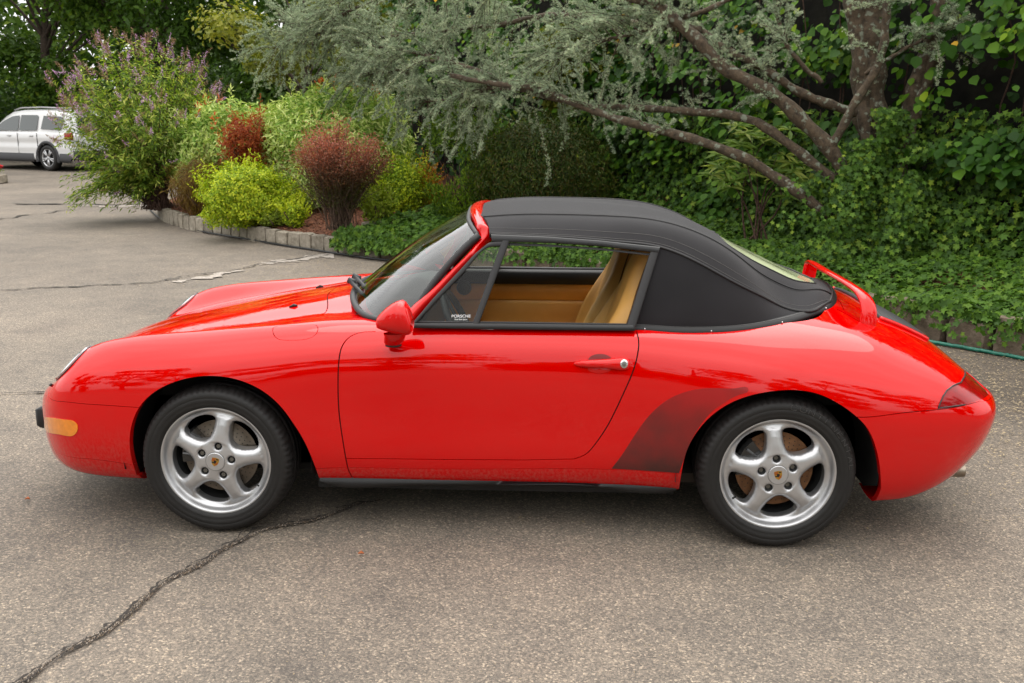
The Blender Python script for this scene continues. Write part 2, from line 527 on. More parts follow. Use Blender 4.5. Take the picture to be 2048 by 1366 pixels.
def red_paint(name, dirt=0.0):
    m, N, L, b = new_mat(name)
    b.inputs['Base Color'].default_value = (.60, .0, .0, 1)
    b.inputs['Roughness'].default_value = .35
    b.inputs['Specular IOR Level'].default_value = .0
    b.inputs['Coat Weight'].default_value = 1.0
    b.inputs['Coat Roughness'].default_value = .012
    b.inputs['Coat IOR'].default_value = 1.5
    if dirt:
        tc = N.new('ShaderNodeTexCoord'); sx = N.new('ShaderNodeSeparateXYZ'); L.new(tc.outputs['Object'], sx.inputs[0])
        mr = N.new('ShaderNodeMapRange'); mr.inputs[1].default_value = .48; mr.inputs[2].default_value = .2; mr.inputs[3].default_value = 0; mr.inputs[4].default_value = 1
        L.new(sx.outputs['Z'], mr.inputs[0])
        mp = N.new('ShaderNodeMapping'); mp.inputs['Scale'].default_value = (1, 1, .45); L.new(tc.outputs['Object'], mp.inputs[0])
        nz = N.new('ShaderNodeTexNoise'); nz.inputs['Scale'].default_value = 90; nz.inputs['Detail'].default_value = 8; nz.inputs['Roughness'].default_value = .7
        L.new(mp.outputs[0], nz.inputs['Vector'])
        cr = N.new('ShaderNodeMapRange'); cr.inputs[1].default_value = .44; cr.inputs[2].default_value = .72
        L.new(nz.outputs['Fac'], cr.inputs[0])
        mu = N.new('ShaderNodeMath'); mu.operation = 'MULTIPLY'; L.new(mr.outputs[0], mu.inputs[0]); L.new(cr.outputs[0], mu.inputs[1])
        m2 = N.new('ShaderNodeMath'); m2.operation = 'MULTIPLY'; m2.inputs[1].default_value = dirt; L.new(mu.outputs[0], m2.inputs[0])
        mx = N.new('ShaderNodeMix'); mx.data_type = 'RGBA'; mx.inputs['A'].default_value = (.60, .0, .0, 1); mx.inputs['B'].default_value = (.32, .13, .10, 1)
        L.new(m2.outputs[0], mx.inputs['Factor']); L.new(mx.outputs['Result'], b.inputs['Base Color'])
        m3 = N.new('ShaderNodeMath'); m3.operation = 'MULTIPLY_ADD'; m3.inputs[1].default_value = .5; m3.inputs[2].default_value = .02
        L.new(m2.outputs[0], m3.inputs[0]); L.new(m3.outputs[0], b.inputs['Coat Roughness'])
    return m
M_red = red_paint('red_paint')
M_reddirt = red_paint('red_paint_dusty', .45)
M_gap = simple('shadow_gap', (.006, .005, .005), .8)
M_blackplastic = simple('black_plastic', (.013, .013, .014), .42, bump=.1, bscale=900)
M_rubber = simple('rubber_seal', (.017, .016, .017), .5)
M_guard = simple('stone_guard_film', (.10, .012, .010), .30, coat=.3)
def _guard():
    nt = M_guard.node_tree; N, L = nt.nodes, nt.links; b = N['Principled BSDF']; tc = N.new('ShaderNodeTexCoord'); sx = N.new('ShaderNodeSeparateXYZ'); L.new(tc.outputs['Object'], sx.inputs[0])
    nz = N.new('ShaderNodeTexNoise'); nz.inputs['Scale'].default_value = 7; nz.inputs['Detail'].default_value = 7; L.new(tc.outputs['Object'], nz.inputs['Vector'])
    a = N.new('ShaderNodeMath'); a.operation = 'MULTIPLY_ADD'; a.inputs[1].default_value = .5; L.new(nz.outputs['Fac'], a.inputs[0]); L.new(sx.outputs['Z'], a.inputs[2])
    cr = N.new('ShaderNodeValToRGB'); e = cr.color_ramp.elements; e[0].position = .50; e[0].color = (.036, .013, .011, 1); e[1].position = .93; e[1].color = (.34, .004, .005, 1); L.new(a.outputs[0], cr.inputs[0]); L.new(cr.outputs[0], b.inputs['Base Color'])  # height gradient paints the film's reflection: darker low, redder high
_guard()
M_orange = simple('orange_lens', (.80, .24, .01), .12, coat=1, noise=.12, nscale=30)
M_redlens = simple('red_lens', (.25, .0005, .002), .12, coat=.35, noise=.35, nscale=13, spec=.3)

car = empty('parked_car', (0, 0, 0), 0, 'glossy red two door cabriolet with its black fabric roof up and side window open', 'car')
B = BODY
# --- seams and regions in photo points (laid on the real surface)
ring_door = smooth_line([(751,663),(722,665),(701,673),(685,691),(678,720),(676,769),(678,823),(683,864),(691,913)], 40)
door_rear = smooth_line([(1273,663),(1277,679),(1276,704),(1267,740),(1251,778),(1230,823),(1210,860),(1189,890),(1172,908),(1148,918)], 40)
p_door_front = B.path(ring_door)
p_door_rear = B.path(door_rear)
p_door_bot = B.path([(1148,918),(1050,920),(900,919),(693,917)])
p_bA = B.path([(751,663),(790,662)]); 
def T(x, t): return B.xt(x, t)
door_poly = np.vstack([p_door_front, p_door_bot[::-1][0:], p_door_rear[::-1], [T(.566, 6.45)], [T(-.40, 6.45)]])
p_door_low = B.path([(691,913),(697,940),(704,964)])
p_low_ext = np.vstack([p_door_low, [p_door_low[-1]+(p_door_low[-1]-p_door_low[-2])*.8]])
p_rocker = B.path(smooth_line([(622,938),(660,936),(697,935),(750,936),(1000,938),(1226,939),(1300,943),(1380,950)], 30))
p_fb = B.path(smooth_line([(300,816),(278,815),(204,810),(160,807),(122,803),(105,800),(98,795)], 24))
fb_up = [B.px(98, 795), B.px(97, 785), T(-1.885, 5.15), T(-1.88, 5.6), T(-1.885, 6.2), T(-1.90, 7), T(-1.915, 8), T(-1.92, 9)]
fb_up = curve3(np.c_[np.array(fb_up), np.zeros(8)], 60)[:, :2]
p_frontbumper = np.vstack([p_fb[:-1], fb_up])
poly_fb = np.vstack([p_frontbumper, [[-.0, B.xt(0, 9)[1]]], [[0, 0]], [T(-1.36, 0)], [T(-1.36, 2.5)]])
p_lip = B.path(smooth_line([(113,905),(137,913),(182,918),(261,929),(275,931)], 20))
p_rb = B.path(smooth_line([(1700,833.5),(1728,834.5),(1800,826.5),(1873,819.5),(1918,813),(1958,803)], 24))
rb_up = [p_rb[-1], T(2.015, 4.9), T(2.028, 5.4), T(2.035, 6.2), T(2.04, 7), T(2.043, 8), T(2.045, 9)]
rb_up = curve3(np.c_[np.array(rb_up), np.zeros(7)], 40)[:, :2]
p_rearbumper = np.vstack([p_rb[:-1], rb_up])
poly_rb = np.vstack([p_rearbumper, [[B.a*(B.ns-1), B.xt(0, 9)[1]]], [[B.a*(B.ns-1), 0]], [T(1.3, 0)], [T(1.3, 2.5)]])
arch_f = smooth_line([(288,1010),(278,965),(265,925),(259,890),(261,860),(278,815),(306,786),(343,766),(388,754),(433,752),(478,760),(519,778),(556,807),(585,844),(610,885),(626,922),(642,965)], 80)
a = B.path([p for p in arch_f if p[1] < 966])
poly_af = np.vstack([[[a[0][0], -.01]], a, [[a[-1][0], -.01]]])
arch_r = smooth_line([(1357,984),(1363,945),(1374,900),(1395,862),(1427,828),(1474,800),(1527,785),(1590,780),(1637,788),(1677,807),(1714,834),(1735,857),(1750,890),(1759,930),(1762,975)], 80)
a = B.path([p for p in arch_r if p[1] < 978])
poly_ar = np.vstack([[[a[0][0], -.01]], a, [[a[-1][0], -.01]]])
flap = B.path(smooth_line([(546,656),(552,653),(585,651),(620,649.5),(634,652),(636,660),(626,673),(605,679.5),(575,680.5),(553,676),(546,665),(546,656)], 40))
ind = B.path(smooth_line([(91,834),(110,836),(129,839),(148,842.5),(155,850),(154,864),(149,869.5),(121,868.5),(100,865),(93,861),(90,848),(91,834)], 40))
hood_y = [T(x, 7.0) for x in np.linspace(-1.80, -.85, 16)]
hood_line = np.vstack([[T(-1.905, 8.99)], [T(-1.905, 8)], [T(-1.885, 7.35)], [T(-1.86, 7.08)], hood_y, [T(-.80, 7.02)], [T(-.765, 7.15)], [T(-.755, 7.6)], [T(-.80, 8.4)], [T(-.815, 8.99)]])
hood_line = curve3(np.c_[hood_line, np.zeros(len(hood_line))], 120)[:, :2]
hood_poly = np.vstack([hood_line, [[hood_line[-1][0], 9.9]], [[hood_line[0][0], 9.9]]])
th = np.linspace(0, 2*math.pi, 48, endpoint=False)
def ell(x, t, rx, rt, sk=0, p=1.0):
    return np.array([T(x+rx*math.copysign(abs(math.cos(q))**p, math.cos(q))+sk*math.sin(q), t+rt*math.copysign(abs(math.sin(q))**p, math.sin(q))) for q in th])
headlamp = ell(-1.782, 5.92, .080, .62, .012)
tl = np.array([T(2.052, 5.0), T(2.055, 5.6), T(2.05, 6.4), T(1.965, 6.5)])
tail_px = B.path([(1922,765),(1905,772),(1893,781),(1886,792),(1881,804),(1876,816),(1900,813.5),(1930,809.5),(1957,801)])
tail_poly = np.vstack([[T(1.945, 6.55)], tail_px, [T(2.018, 5.2)], [T(2.030, 5.8)], [T(2.030, 6.55)]])
tail_strip = np.array([T(1.965, 6.62), T(2.029, 6.62), T(2.034, 9.01), T(1.975, 9.01)]); tail_strip[2:, 1] = B.b*(B.nt-1)+.001
lid_px = B.path(smooth_line([(1673,618),(1703,634),(1737,654),(1780,675),(1825,695),(1867,712),(1905,727)], 24))
lid_line = np.vstack([[T(1.49, 8.99)], [T(1.49, 8)], [T(1.475, 7.5)], lid_px, [T(1.955, 6.6)], [T(1.965, 7.2)], [T(1.972, 8)], [T(1.975, 8.99)]])
lid_poly = np.vstack([lid_line, [[lid_line[-1][0], 9.9]], [[lid_line[0][0], 9.9]]])
guard = B.path(smooth_line([(1223,937.0),(1240,915),(1279,856),(1332,801.6),(1374,783),(1437,776),(1480,775),(1496,776),(1497,781),(1484,788),(1448,806),(1425,822),(1404,846),(1384,878),(1370,912),(1358,946)], 90))
# cabin opening (everything the windscreen, doors and soft top stand round)
cab = np.vstack([[T(-.60, 9.01)], [T(-.60, 8)], [T(-.56, 7.35)], [T(-.48, 6.85)], [T(-.38, 6.52)], [T(-.28, 6.38)], [T(.3, 6.35)], [T(.8, 6.35)], [T(1.1, 6.45)], [T(1.30, 6.8)], [T(1.40, 7.5)], [T(1.44, 9.01)]])
cab[0, 1] = cab[-1, 1] = B.b*(B.nt-1)+.002
cab = np.vstack([curve3(np.c_[cab[:-1], np.zeros(len(cab)-1)], 80)[:, :2], cab[-1:]])
HW = .0028
seams = [(p_door_front, HW), (np.vstack([p_door_front[-1:], p_low_ext]), HW), (p_door_bot, HW), (p_door_rear, HW),
         (p_rocker, .0016), (p_frontbumper, .0022), (p_lip, .0014), (p_rearbumper, .0030), (np.vstack([flap, flap[:1]]), .0016),
         (hood_line, .0026), (lid_line, .0024)]
regions = [('hole_front_arch', poly_af), ('hole_rear_arch', poly_ar), ('hole_cabin', cab), ('headlight', headlamp), ('indicator', ind),
           ('taillight', tail_poly), ('reflector', tail_strip), ('fuel_flap', flap), ('hood', hood_poly), ('engine_lid', lid_poly), ('door', door_poly),
           ('front_bumper', poly_fb), ('rear_bumper', poly_rb), ('stone_guard', guard)]
parts = cut_sheet(B, seams, regions)

def inward(P, N, f):
    return np.array([0, .035, 0.0]) if P[2] < .70 and P[1] < -.5 and (abs(math.hypot(P[0]+1.136, P[2]-.30)-.39) < .09 or abs(math.hypot(P[0]-1.136, P[2]-.30)-.40) < .12) else -N*f
V, Tt = parts['rest']
rest_c = B.at(V[Tt].mean(1))[0]
# split the fixed sheet: front fender, rocker strip, rear quarter
tz = V[Tt].mean(1)
below = tz[:, 1] < np.interp(tz[:, 0], p_rocker[:, 0], p_rocker[:, 1])
isrock = below & (tz[:, 0] > p_rocker[0, 0]-.05) & (tz[:, 0] < p_rocker[-1, 0]+.1)
front = (rest_c[:, 0] < -.2) & ~isrock
rear = ~front & ~isrock
for nm, m, mt in (('front_fender', front, M_red), ('rocker_panel', isrock, M_reddirt), ('rear_quarter', rear, M_red)):
    L_ = lift(B, V, Tt[m], 0, .012, inward)
    place(nm, L_, mt, car); place(nm, L_, mt, car, mirror=True)
L_ = lift(B, *parts['gap'], -.009, 0)
place('panel_gap', L_, M_gap, car, both=True)
L_ = lift(B, *parts['hood'], .0004, .012); hood = place('hood', L_, M_red, car, both=True)
L_ = lift(B, *parts['engine_lid'], .0004, .012); lid = place('engine_lid', L_, M_red, car, both=True)
fbo = place('front_bumper', lift(B, *parts['front_bumper'], 0, .012, inward), M_reddirt, car, both=True)
rbo = place('rear_bumper', lift(B, *parts['rear_bumper'], 0.002, .012, inward), M_red, car, both=True)
L_ = lift(B, *parts['door'], 0, .012)
door_near = place('door', L_, M_red, car); door_far = place('door', L_, M_red, car, mirror=True)
flapo = place('fuel_flap', lift(B, *parts['fuel_flap'], 0, .006), M_red, car)
L_ = lift(B, *parts['stone_guard'], .0008, .001); sg = place('stone_guard', L_, M_guard, car, label='dark translucent film behind the door'); place('stone_guard', L_, M_guard, car, mirror=True)
L_ = lift(B, *parts['indicator'], .003, .01); place('indicator', L_, M_orange, car); place('indicator', L_, M_orange, car, mirror=True)
L_ = lift(B, *parts['taillight'], -.002, .01); tl1 = place('taillight', L_, M_redlens, car); place('taillight', L_, M_redlens, car, mirror=True)
place('rear_reflector', lift(B, *parts['reflector'], -.002, .008), M_redlens, car, both=True)
M_lamp = simple('headlight_glass', (.62, .66, .68), .05, metal=.55, coat=1)
M_lampseal = simple('headlight_seal', (.02, .02, .02), .4)
L_ = lift(B, *parts['headlight'], .010, .014)
for mir in (False, True):
    hl = place('headlight', L_, M_lamp, car, mirror=mir)
for poly, rad, mir in ((headlamp, .003, 0), (headlamp, .003, 1), (tail_poly[:-4], .0028, 0), (tail_poly[:-4], .0028, 1)):
    P_, N_ = B.at(np.array(densify(list(poly)+([poly[0]] if poly is headlamp else []), .02)))
    P_ = P_ + N_*.001
    if mir: P_[:, 1] *= -1
    MB().tube(P_, rad, 6).build('lamp_seal', M_lampseal, car)
# ============================================================ wheels
M_alloy = simple('alloy_silver', (.50, .50, .51), .34, metal=.75, coat=.35, noise=.05, nscale=25)
M_alloyrim = simple('alloy_lip', (.5, .48, .45), .30, metal=.85, noise=.08, nscale=30)
M_barrel = simple('wheel_barrel', (.08, .08, .08), .5, metal=.5)
M_tyre = simple('tyre_rubber', (.0095, .0085, .008), .6, noise=.18, nscale=30, bump=.12, bscale=400)
M_tyretxt = simple('tyre_lettering', (.05, .046, .044), .42)
M_disc = simple('brake_disc', (.15, .125, .10), .42, metal=.8, noise=.25, nscale=25)
M_discrust = simple('brake_disc_rusty', (.17, .080, .035), .55, metal=.5, noise=.35, nscale=30)
M_caliper = simple('caliper_black', (.012, .012, .012), .25, coat=.6)
M_bolt = simple('wheel_bolt', (.16, .155, .14), .4, metal=.7)
M_gold = simple('crest_gold', (.55, .33, .06), .3, metal=.9)
M_crestred = simple('crest_red', (.35, .02, .01), .4)
M_crestblk = simple('crest_black', (.01, .01, .01), .4)
RIM = .234
def hprof(r):
    return np.interp(r/RIM, [0, .10, .22, .34, .50, .66, .78, .855, .875, .90, .935, .955, .985, 1.0],
                     [.004, .004, .002, -.001, -.004, -.010, -.020, -.028, -.0285, -.024, -.006, 0.0, 0.0, -.004])
def window(k0):
    """closed outline of the opening centred on angle k0 (radians)"""
    rr = [.405, .42, .47, .54, .62, .70, .76, .800, .822, .83]
    pp = [0, 8.5, 15.5, 20.5, 23.2, 24.6, 23.6, 18.5, 10, 0]
    pts = [(r, -p) for r, p in zip(rr, pp)]+[(r, p) for r, p in zip(rr[::-1], pp[::-1])][1:-1]
    P = np.array([(RIM*r*math.cos(k0+R_(p)), RIM*r*math.sin(k0+R_(p))) for r, p in pts])
    P = np.vstack([P, P[:1]])
    # periodic smoothing
    c = curve3(np.c_[np.vstack([P[-4:-1], P, P[1:4]]), np.zeros(len(P)+6)], 150)[:, :2]
    d = np.linalg.norm(np.vstack([P[-4:-1], P, P[1:4]])[1:]-np.vstack([P[-4:-1], P, P[1:4]])[:-1], axis=1)
    s = np.linspace(0, d.sum(), 150); m = (s >= d[:3].sum()) & (s < d[:-3].sum())
    return c[m]
def rim_face(a0):
    wins = [window(R_(a0+36+72*k)) for k in range(5)]
    holes = [np.array([(RIM*.277*math.cos(R_(a0+72*k))+.0155*math.cos(q), RIM*.277*math.sin(R_(a0+72*k))+.0155*math.sin(q)) for q in np.linspace(0, 2*math.pi, 24, endpoint=False)]) for k in range(5)]
    cons = wins+holes
    pts = []; edges = []
    allc = np.vstack(cons)
    rings = list(np.linspace(.0, RIM*.86, 44))+[RIM*x for x in (.875, .89, .905, .92, .935, .948, .957, .968, .98, .99, 1.0)]
    base = []
    for r in rings:
        n = max(1, int(2*math.pi*r/.0055)) if r < RIM*.87 else 220
        base += [(r*math.cos(2*math.pi*(k+.5*(len(base) % 2))/n), r*math.sin(2*math.pi*(k+.5*(len(base) % 2))/n)) for k in range(n)]
    base = np.array(base)
    dm = np.full(len(base), 1e9)
    for c in cons: dm = np.minimum(dm, dseg(base, np.vstack([c, c[:1]])))
    base = base[dm > .0022]
    pts = list(base)
    for c in cons:
        b = len(pts); pts += list(c); edges += [(b+i, b+(i+1) % len(c)) for i in range(len(c))]
    r = delaunay_2d_cdt([Vector(p) for p in pts], edges, [], 0, 1e-7, False)
    V = np.array([tuple(v) for v in r[0]]); T_ = np.array([t for t in r[2] if len(t) == 3])
    cen = V[T_].mean(1); keep = np.hypot(cen[:, 0], cen[:, 1]) < RIM*1.0001
    for c in cons: keep &= ~inpoly(cen, c)
    T_ = T_[keep]
    rad = np.hypot(V[:, 0], V[:, 1]); h = hprof(rad)
    dw = np.full(len(V), 1e9)
    for c in wins: dw = np.minimum(dw, dseg(V, np.vstack([c, c[:1]])))
    e = np.clip(dw/.020, 0, 1); h = h - .012*(1-e)**2*(rad < RIM*.87)
    # spoke crown
    h = h + .004*np.clip((dw-.006)/.02, 0, 1)*(rad > RIM*.35)*(rad < RIM*.8)
    dh = np.full(len(V), 1e9)
    for c in holes: dh = np.minimum(dh, dseg(V, np.vstack([c, c[:1]])))
    h = h - .0035*(1-np.clip(dh/.006, 0, 1))**2
    used = np.unique(T_); mp = -np.ones(len(V), int); mp[used] = np.arange(len(used))
    T_ = mp[T_]; V = V[used]; h = h[used]
    verts = [(x, -hh, z) for (x, z), hh in zip(V, h)]
    faces = [tuple(t) for t in T_]
    from collections import Counter
    ec = Counter((min(a, b), max(a, b)) for t in T_ for a, b in ((t[0], t[1]), (t[1], t[2]), (t[2], t[0])))
    n0 = len(verts); m = {}
    for t in T_:
        for a, b in ((t[0], t[1]), (t[1], t[2]), (t[2], t[0])):
            if ec[(min(a, b), max(a, b))] == 1 and math.hypot(*V[a]) < RIM*.97:
                for i in (a, b):
                    if i not in m:
                        m[i] = (len(verts), len(verts)+1, len(verts)+2)
                        x, y, z = verts[i]; c = .94 if math.hypot(x, z) < .8*RIM else 1.0
                        verts.append((x, y, z)); verts.append((x, y+.010, z)); verts.append((x, y+.042, z))
                faces.append((b, a, m[a][1], m[b][1])); faces.append((m[b][1], m[a][1], m[a][2], m[b][2]))
    return verts, faces

def crest(parent, spin):
    """small shield badge in the hub cap: quartered field, striped, inner shield"""
    y = -.0075
    def sh(s, yy):
        P = [(-.5,.55),(0,.62),(.5,.55),(.52,.1),(.40,-.35),(0,-.68),(-.40,-.35),(-.52,.1)]
        c, n = math.cos(spin), math.sin(spin)
        return [(x*s*c-z*s*n, yy, x*s*n+z*s*c) for x, z in P]
    def poly(pts, s, yy):
        c, n = math.cos(spin), math.sin(spin)
        return [(x*s*c-z*s*n, yy, x*s*n+z*s*c) for x, z in pts]
    b = MB(); b.add(sh(.030, y), [tuple(range(8))[::-1]]); b.add(sh(.030, y)+sh(.030, y+.004), [(i, (i+1) % 8, 8+(i+1) % 8, 8+i) for i in range(8)])
    o = b.build('crest', M_gold, parent, smooth=False)
    b = MB()
    for q in ([(-.45,.48),(-.04,.54),(-.04,.12),(-.45,.1)], [(.04,-.06),(.42,-.02),(.33,-.34),(.04,-.56)]):
        for k in range(2):
            z0 = q[0][1]
        (x0, z0), (x1, z1), (x2, z2), (x3, z3) = q
        for f0, f1 in ((.0, .2), (.4, .6), (.8, 1.0)):
            L0 = lambda f: (x0+(x1-x0)*f, z0+(z1-z0)*f); L1 = lambda f: (x3+(x2-x3)*f, z3+(z2-z3)*f)
            b.add(poly([L0(f0), L0(f1), L1(f1), L1(f0)], .030, y-.0006), [(0, 1, 2, 3)])
    b.build('crest_stripe', M_crestred, parent, smooth=False)
    b = MB()
    b.add(poly([(-.18,.2),(.18,.2),(.17,-.1),(0,-.28),(-.17,-.1)], .030, y-.0012), [(0, 1, 2, 3, 4)])
    for q in ([(.08,.48),(.42,.46),(.42,.32),(.08,.34)], [(-.44,-.02),(-.10,-.1),(-.12,-.24),(-.38,-.2)]):
        b.add(poly(q, .030, y-.0010), [(0, 1, 2, 3)])
    b.build('crest_charge', M_crestblk, parent, smooth=False)

def make_tyre(width, n=300):
    w = width
    # profile (radius, y) from outer bead over the tread to the inner bead; y=0 is the rim lip plane, + is inboard
    prof = [(.2265,.004),(.231,-.003),(.238,-.0065),(.243,-.0105),(.2465,-.0095),(.256,-.0125),(.268,-.0140),(.2705,-.0125),(.2725,-.0125),(.275,-.0135),(.286,-.0115),(.295,-.0070),(.3005,-.0005),(.3055,.008),(.3095,.018),(.3125,.030),
            (.3145,.046),(.3150,.052),(.308,.054),(.308,.060),(.3152,.062),(.3158,.5*w-.008),(.308,.5*w-.006),(.308,.5*w),(.3158,.5*w+.002),(.3150,w-.072),(.308,w-.070),(.308,w-.062),(.3146,w-.060),(.3105,w-.03),(.298,w-.012),(.268,w+.002),(.24,w-.006),(.2265,w-.014)]
    V = []; m = len(prof)
    for k in range(n):
        q = 2*math.pi*k/n
        for i, (r, y) in enumerate(prof):
            rr, yy = r, y
            if i in (12, 13, 14) and k % 4 in (0,): rr -= .0045; 
            if i == 11 and k % 4 == 0: rr -= .002
            if i in (15, 16, 17) and k % 6 == 0: rr -= .005
            x, z = rr*math.cos(q), rr*math.sin(q)
            if z < -.3095:           # flattened where it carries the car
                yy += (-.006 if i < 16 else .006)*min(1, (-z-.3095)/.004); z = -.3095
            elif z < -.22 and i < 14: yy -= .006*((-z-.22)/.09)**2
            V.append((x, yy, z))
    F = [((k*m+i), (((k+1) % n)*m+i), (((k+1) % n)*m+i+1), (k*m+i+1)) for k in range(n) for i in range(m-1)]
    return V, F

GLY = {'C': [[(.9,.15),(.7,0),(.25,0),(0,.25),(0,.75),(.25,1),(.7,1),(.9,.85)]], 'O': [[(.25,0),(0,.25),(0,.75),(.25,1),(.7,1),(.95,.75),(.95,.25),(.7,0),(.25,0)]],
       'N': [[(0,0),(0,1),(.85,0),(.85,1)]], 'T': [[(0,1),(.9,1)],[(.45,1),(.45,0)]], 'I': [[(.15,0),(.15,1)]], 'E': [[(.8,0),(0,0),(0,1),(.8,1)],[(0,.5),(.65,.5)]],
       'A': [[(0,0),(.45,1),(.9,0)],[(.18,.35),(.72,.35)]], 'L': [[(0,1),(0,0),(.75,0)]]}
def tyre_text(word, r0, r1, a_start, a_step, y, parent):
    b = MB()
    for k, ch in enumerate(word):
        for st in GLY[ch]:
            P = []
            for u, v in densify(st, .25):
                an = R_(a_start-a_step*(k+u*.72)); rr = r0+(r1-r0)*v
                P.append((rr*math.cos(an), y(rr), rr*math.sin(an)))
            b.tube(P, .0014, 4)
    b.build('lettering', M_tyretxt, parent)

def make_wheel(x, yface, a0, width, rusty, far=False, rot=0.0):
    w = bpy.data.objects.new('wheel', None); C.objects.link(w); w.parent = car
    w.location = (x, yface, .3095)
    if far: w.rotation_euler = (0, 0, math.pi)
    v, f = rim_face(a0)
    mesh_obj('rim', v, f, M_alloy, w)
    MB().lathe_y([(RIM*.99, .004), (RIM*.955, .02), (.205, .05), (.198, .09), (.196, .17), (.20, .19)], 96).build('rim_barrel', M_barrel, w)
    v, f = make_tyre(width); ty = mesh_obj('tyre', v, f, M_tyre, w)
    b = MB(); b.lathe_y([(.155, .075), (.155, .083), (.07, .083)], 72); b.lathe_y([(.155, .075), (.150, .0745), (.088, .0745), (.086, .068), (.03, .066)], 72)
    b.build('brake_disc', M_discrust if rusty else M_disc, w)
    b = MB()
    for k in range(36):
        for rr, ph in ((.105, 0), (.121, 3.3), (.138, 6.6)):
            q = R_(k*10+ph); cx, cz = rr*math.cos(q), rr*math.sin(q)
            b.add([(cx+.0028*math.cos(t), .0740, cz+.0028*math.sin(t)) for t in np.linspace(0, 2*math.pi, 6, endpoint=False)], [tuple(range(6))])
    b.build('disc_hole', M_crestblk, w, smooth=False, kind='stuff')
    b = MB(); cal = []
    for q in np.linspace(R_(128 if not far else 20), R_(188 if not far else 80), 9): cal.append(q)
    G = [[(r*math.cos(q), y, r*math.sin(q)) for r, y in ((.085,.062),(.095,.046),(.125,.040),(.155,.046),(.165,.062),(.165,.10))] for q in cal]
    b.grid(G)
    for q in (cal[0], cal[-1]): b.add([(r*math.cos(q), y, r*math.sin(q)) for r, y in ((.085,.10),(.085,.062),(.095,.046),(.125,.040),(.155,.046),(.165,.062),(.165,.10))], [tuple(range(7))])
    for q in (cal[2], cal[4], cal[6]):
        b.tube([(.095*math.cos(q), .042, .095*math.sin(q)), (.15*math.cos(q), .040, .15*math.sin(q))], .006, 6)
    b.build('brake_caliper', M_caliper, w, angle=30)
    for k in range(5):
        q = R_(a0+72*k); cx, cz = RIM*.277*math.cos(q), RIM*.277*math.sin(q)
        b = MB()
        b.lathe_y([(.0155, .004), (.0145, .024), (0, .024)], 20, (cx, 0, cz))
        b.build('lug_seat', M_barrel, w)
        b = MB(); hx = [(cx+.0095*math.cos(t), cz+.0095*math.sin(t)) for t in np.linspace(0, 2*math.pi, 6, endpoint=False)]
        b.prism(hx, .008 if not rusty else .017, .024); b.build('wheel_bolt', M_bolt, w, smooth=False)
    b = MB(); b.lathe_y([(.0385, .001), (.0385, -.0055), (.0365, -.0072), (0, -.0074)], 40); cap = b.build('hub_cap', M_alloy, w, angle=40)
    b = MB(); b.lathe_y([(.0405, -.003), (.0385, -.0028), (.0384, .003)], 40); b.build('cap_groove', M_barrel, w)
    if not far:
        crest(cap, rot)
        MB().tube([(RIM*.80*math.cos(R_(-32 if not rusty else 212)), .01, RIM*.80*math.sin(R_(-32 if not rusty else 212))), (RIM*.86*math.cos(R_(-31 if not rusty else 211)), -.0, RIM*.86*math.sin(R_(-31 if not rusty else 211)))], .004, 6).build('valve_stem', M_crestblk, w)
        if rusty:
            ysurf = lambda r: float(np.interp(r, [.24, .256, .268, .286, .295], [-.0115, -.0135, -.0150, -.0125, -.0085]))
            tyre_text('CONTINENTAL', .2745, .2925, 84, 7.4, ysurf, ty)
    return w
make_wheel(-1.136, -.800, 78, .205, False, rot=R_(-14))
make_wheel(1.136, -.835, 97, .245, True, rot=R_(8))
make_wheel(-1.136, .800, 60, .205, False, far=True)
make_wheel(1.136, .835, 33, .245, True, far=True)

# ============================================================ underbody, wheel housings, sills
M_under = simple('underbody_black', (.012, .0115, .011), .75, noise=.3, nscale=8)
for cx in (-1.136, 1.136):
    for sgn in (-1, 1):
        b = MB()
        w0 = .785 if cx < 0 else .815
        rr = .392 if cx < 0 else .40
        an = np.linspace(R_(-6), R_(186), 40)
        G = [[(cx+rr*math.cos(q), sgn*y, .305+rr*math.sin(q)) for y in (w0, .70, .60, .50)] for q in an]
        G = [[(G[0][j][0], max(-.655, min(.655, G[0][j][1])), .20) for j in range(4)]]+G+[[(G[-1][j][0], max(-.655, min(.655, G[-1][j][1])), .20) for j in range(4)]]
        b.grid(G)
        b.add([g[3] for g in G], [tuple(range(len(G)))])
        b.build('wheel_housing', M_under, car)
b = MB()
b.box(-.75, .75, -.66, .66, .15, .20)
b.box(-1.95, -1.53, -.48, .48, .22, .26); b.box(1.52, 1.95, -.50, .50, .22, .40)
b.box(-1.53, -.74, -.50, .50, .17, .50); b.box(.74, 1.53, -.50, .50, .17, .50)
for x0 in (-1.136, 1.136): b.tube([(x0, -.74, .31), (x0, .74, .31)], .035, 10)
b.build('underbody', M_under, car, smooth=False)
b = MB()
ys = -.755
sil = [(650,962),(1352,978)]
pts = smooth_line([(640,966),(668,974),(760,975),(1000,973),(1200,977),(1330,987),(1352,983)], 30)
G = []
for p in pts:
    P = aty(p[0], p[1], -.752); x, z = P[0], P[2]
    G.append([(x, -.742, .232), (x, -.757, .215), (x, -.756, z+.012), (x, -.745, z), (x, -.66, z+.002)])
for sg in (1, -1):
    b = MB(); b.grid([[(x, sg*y, z) for x, y, z in r] for r in G], flip=sg > 0); b.build('sill_trim', M_blackplastic, car)
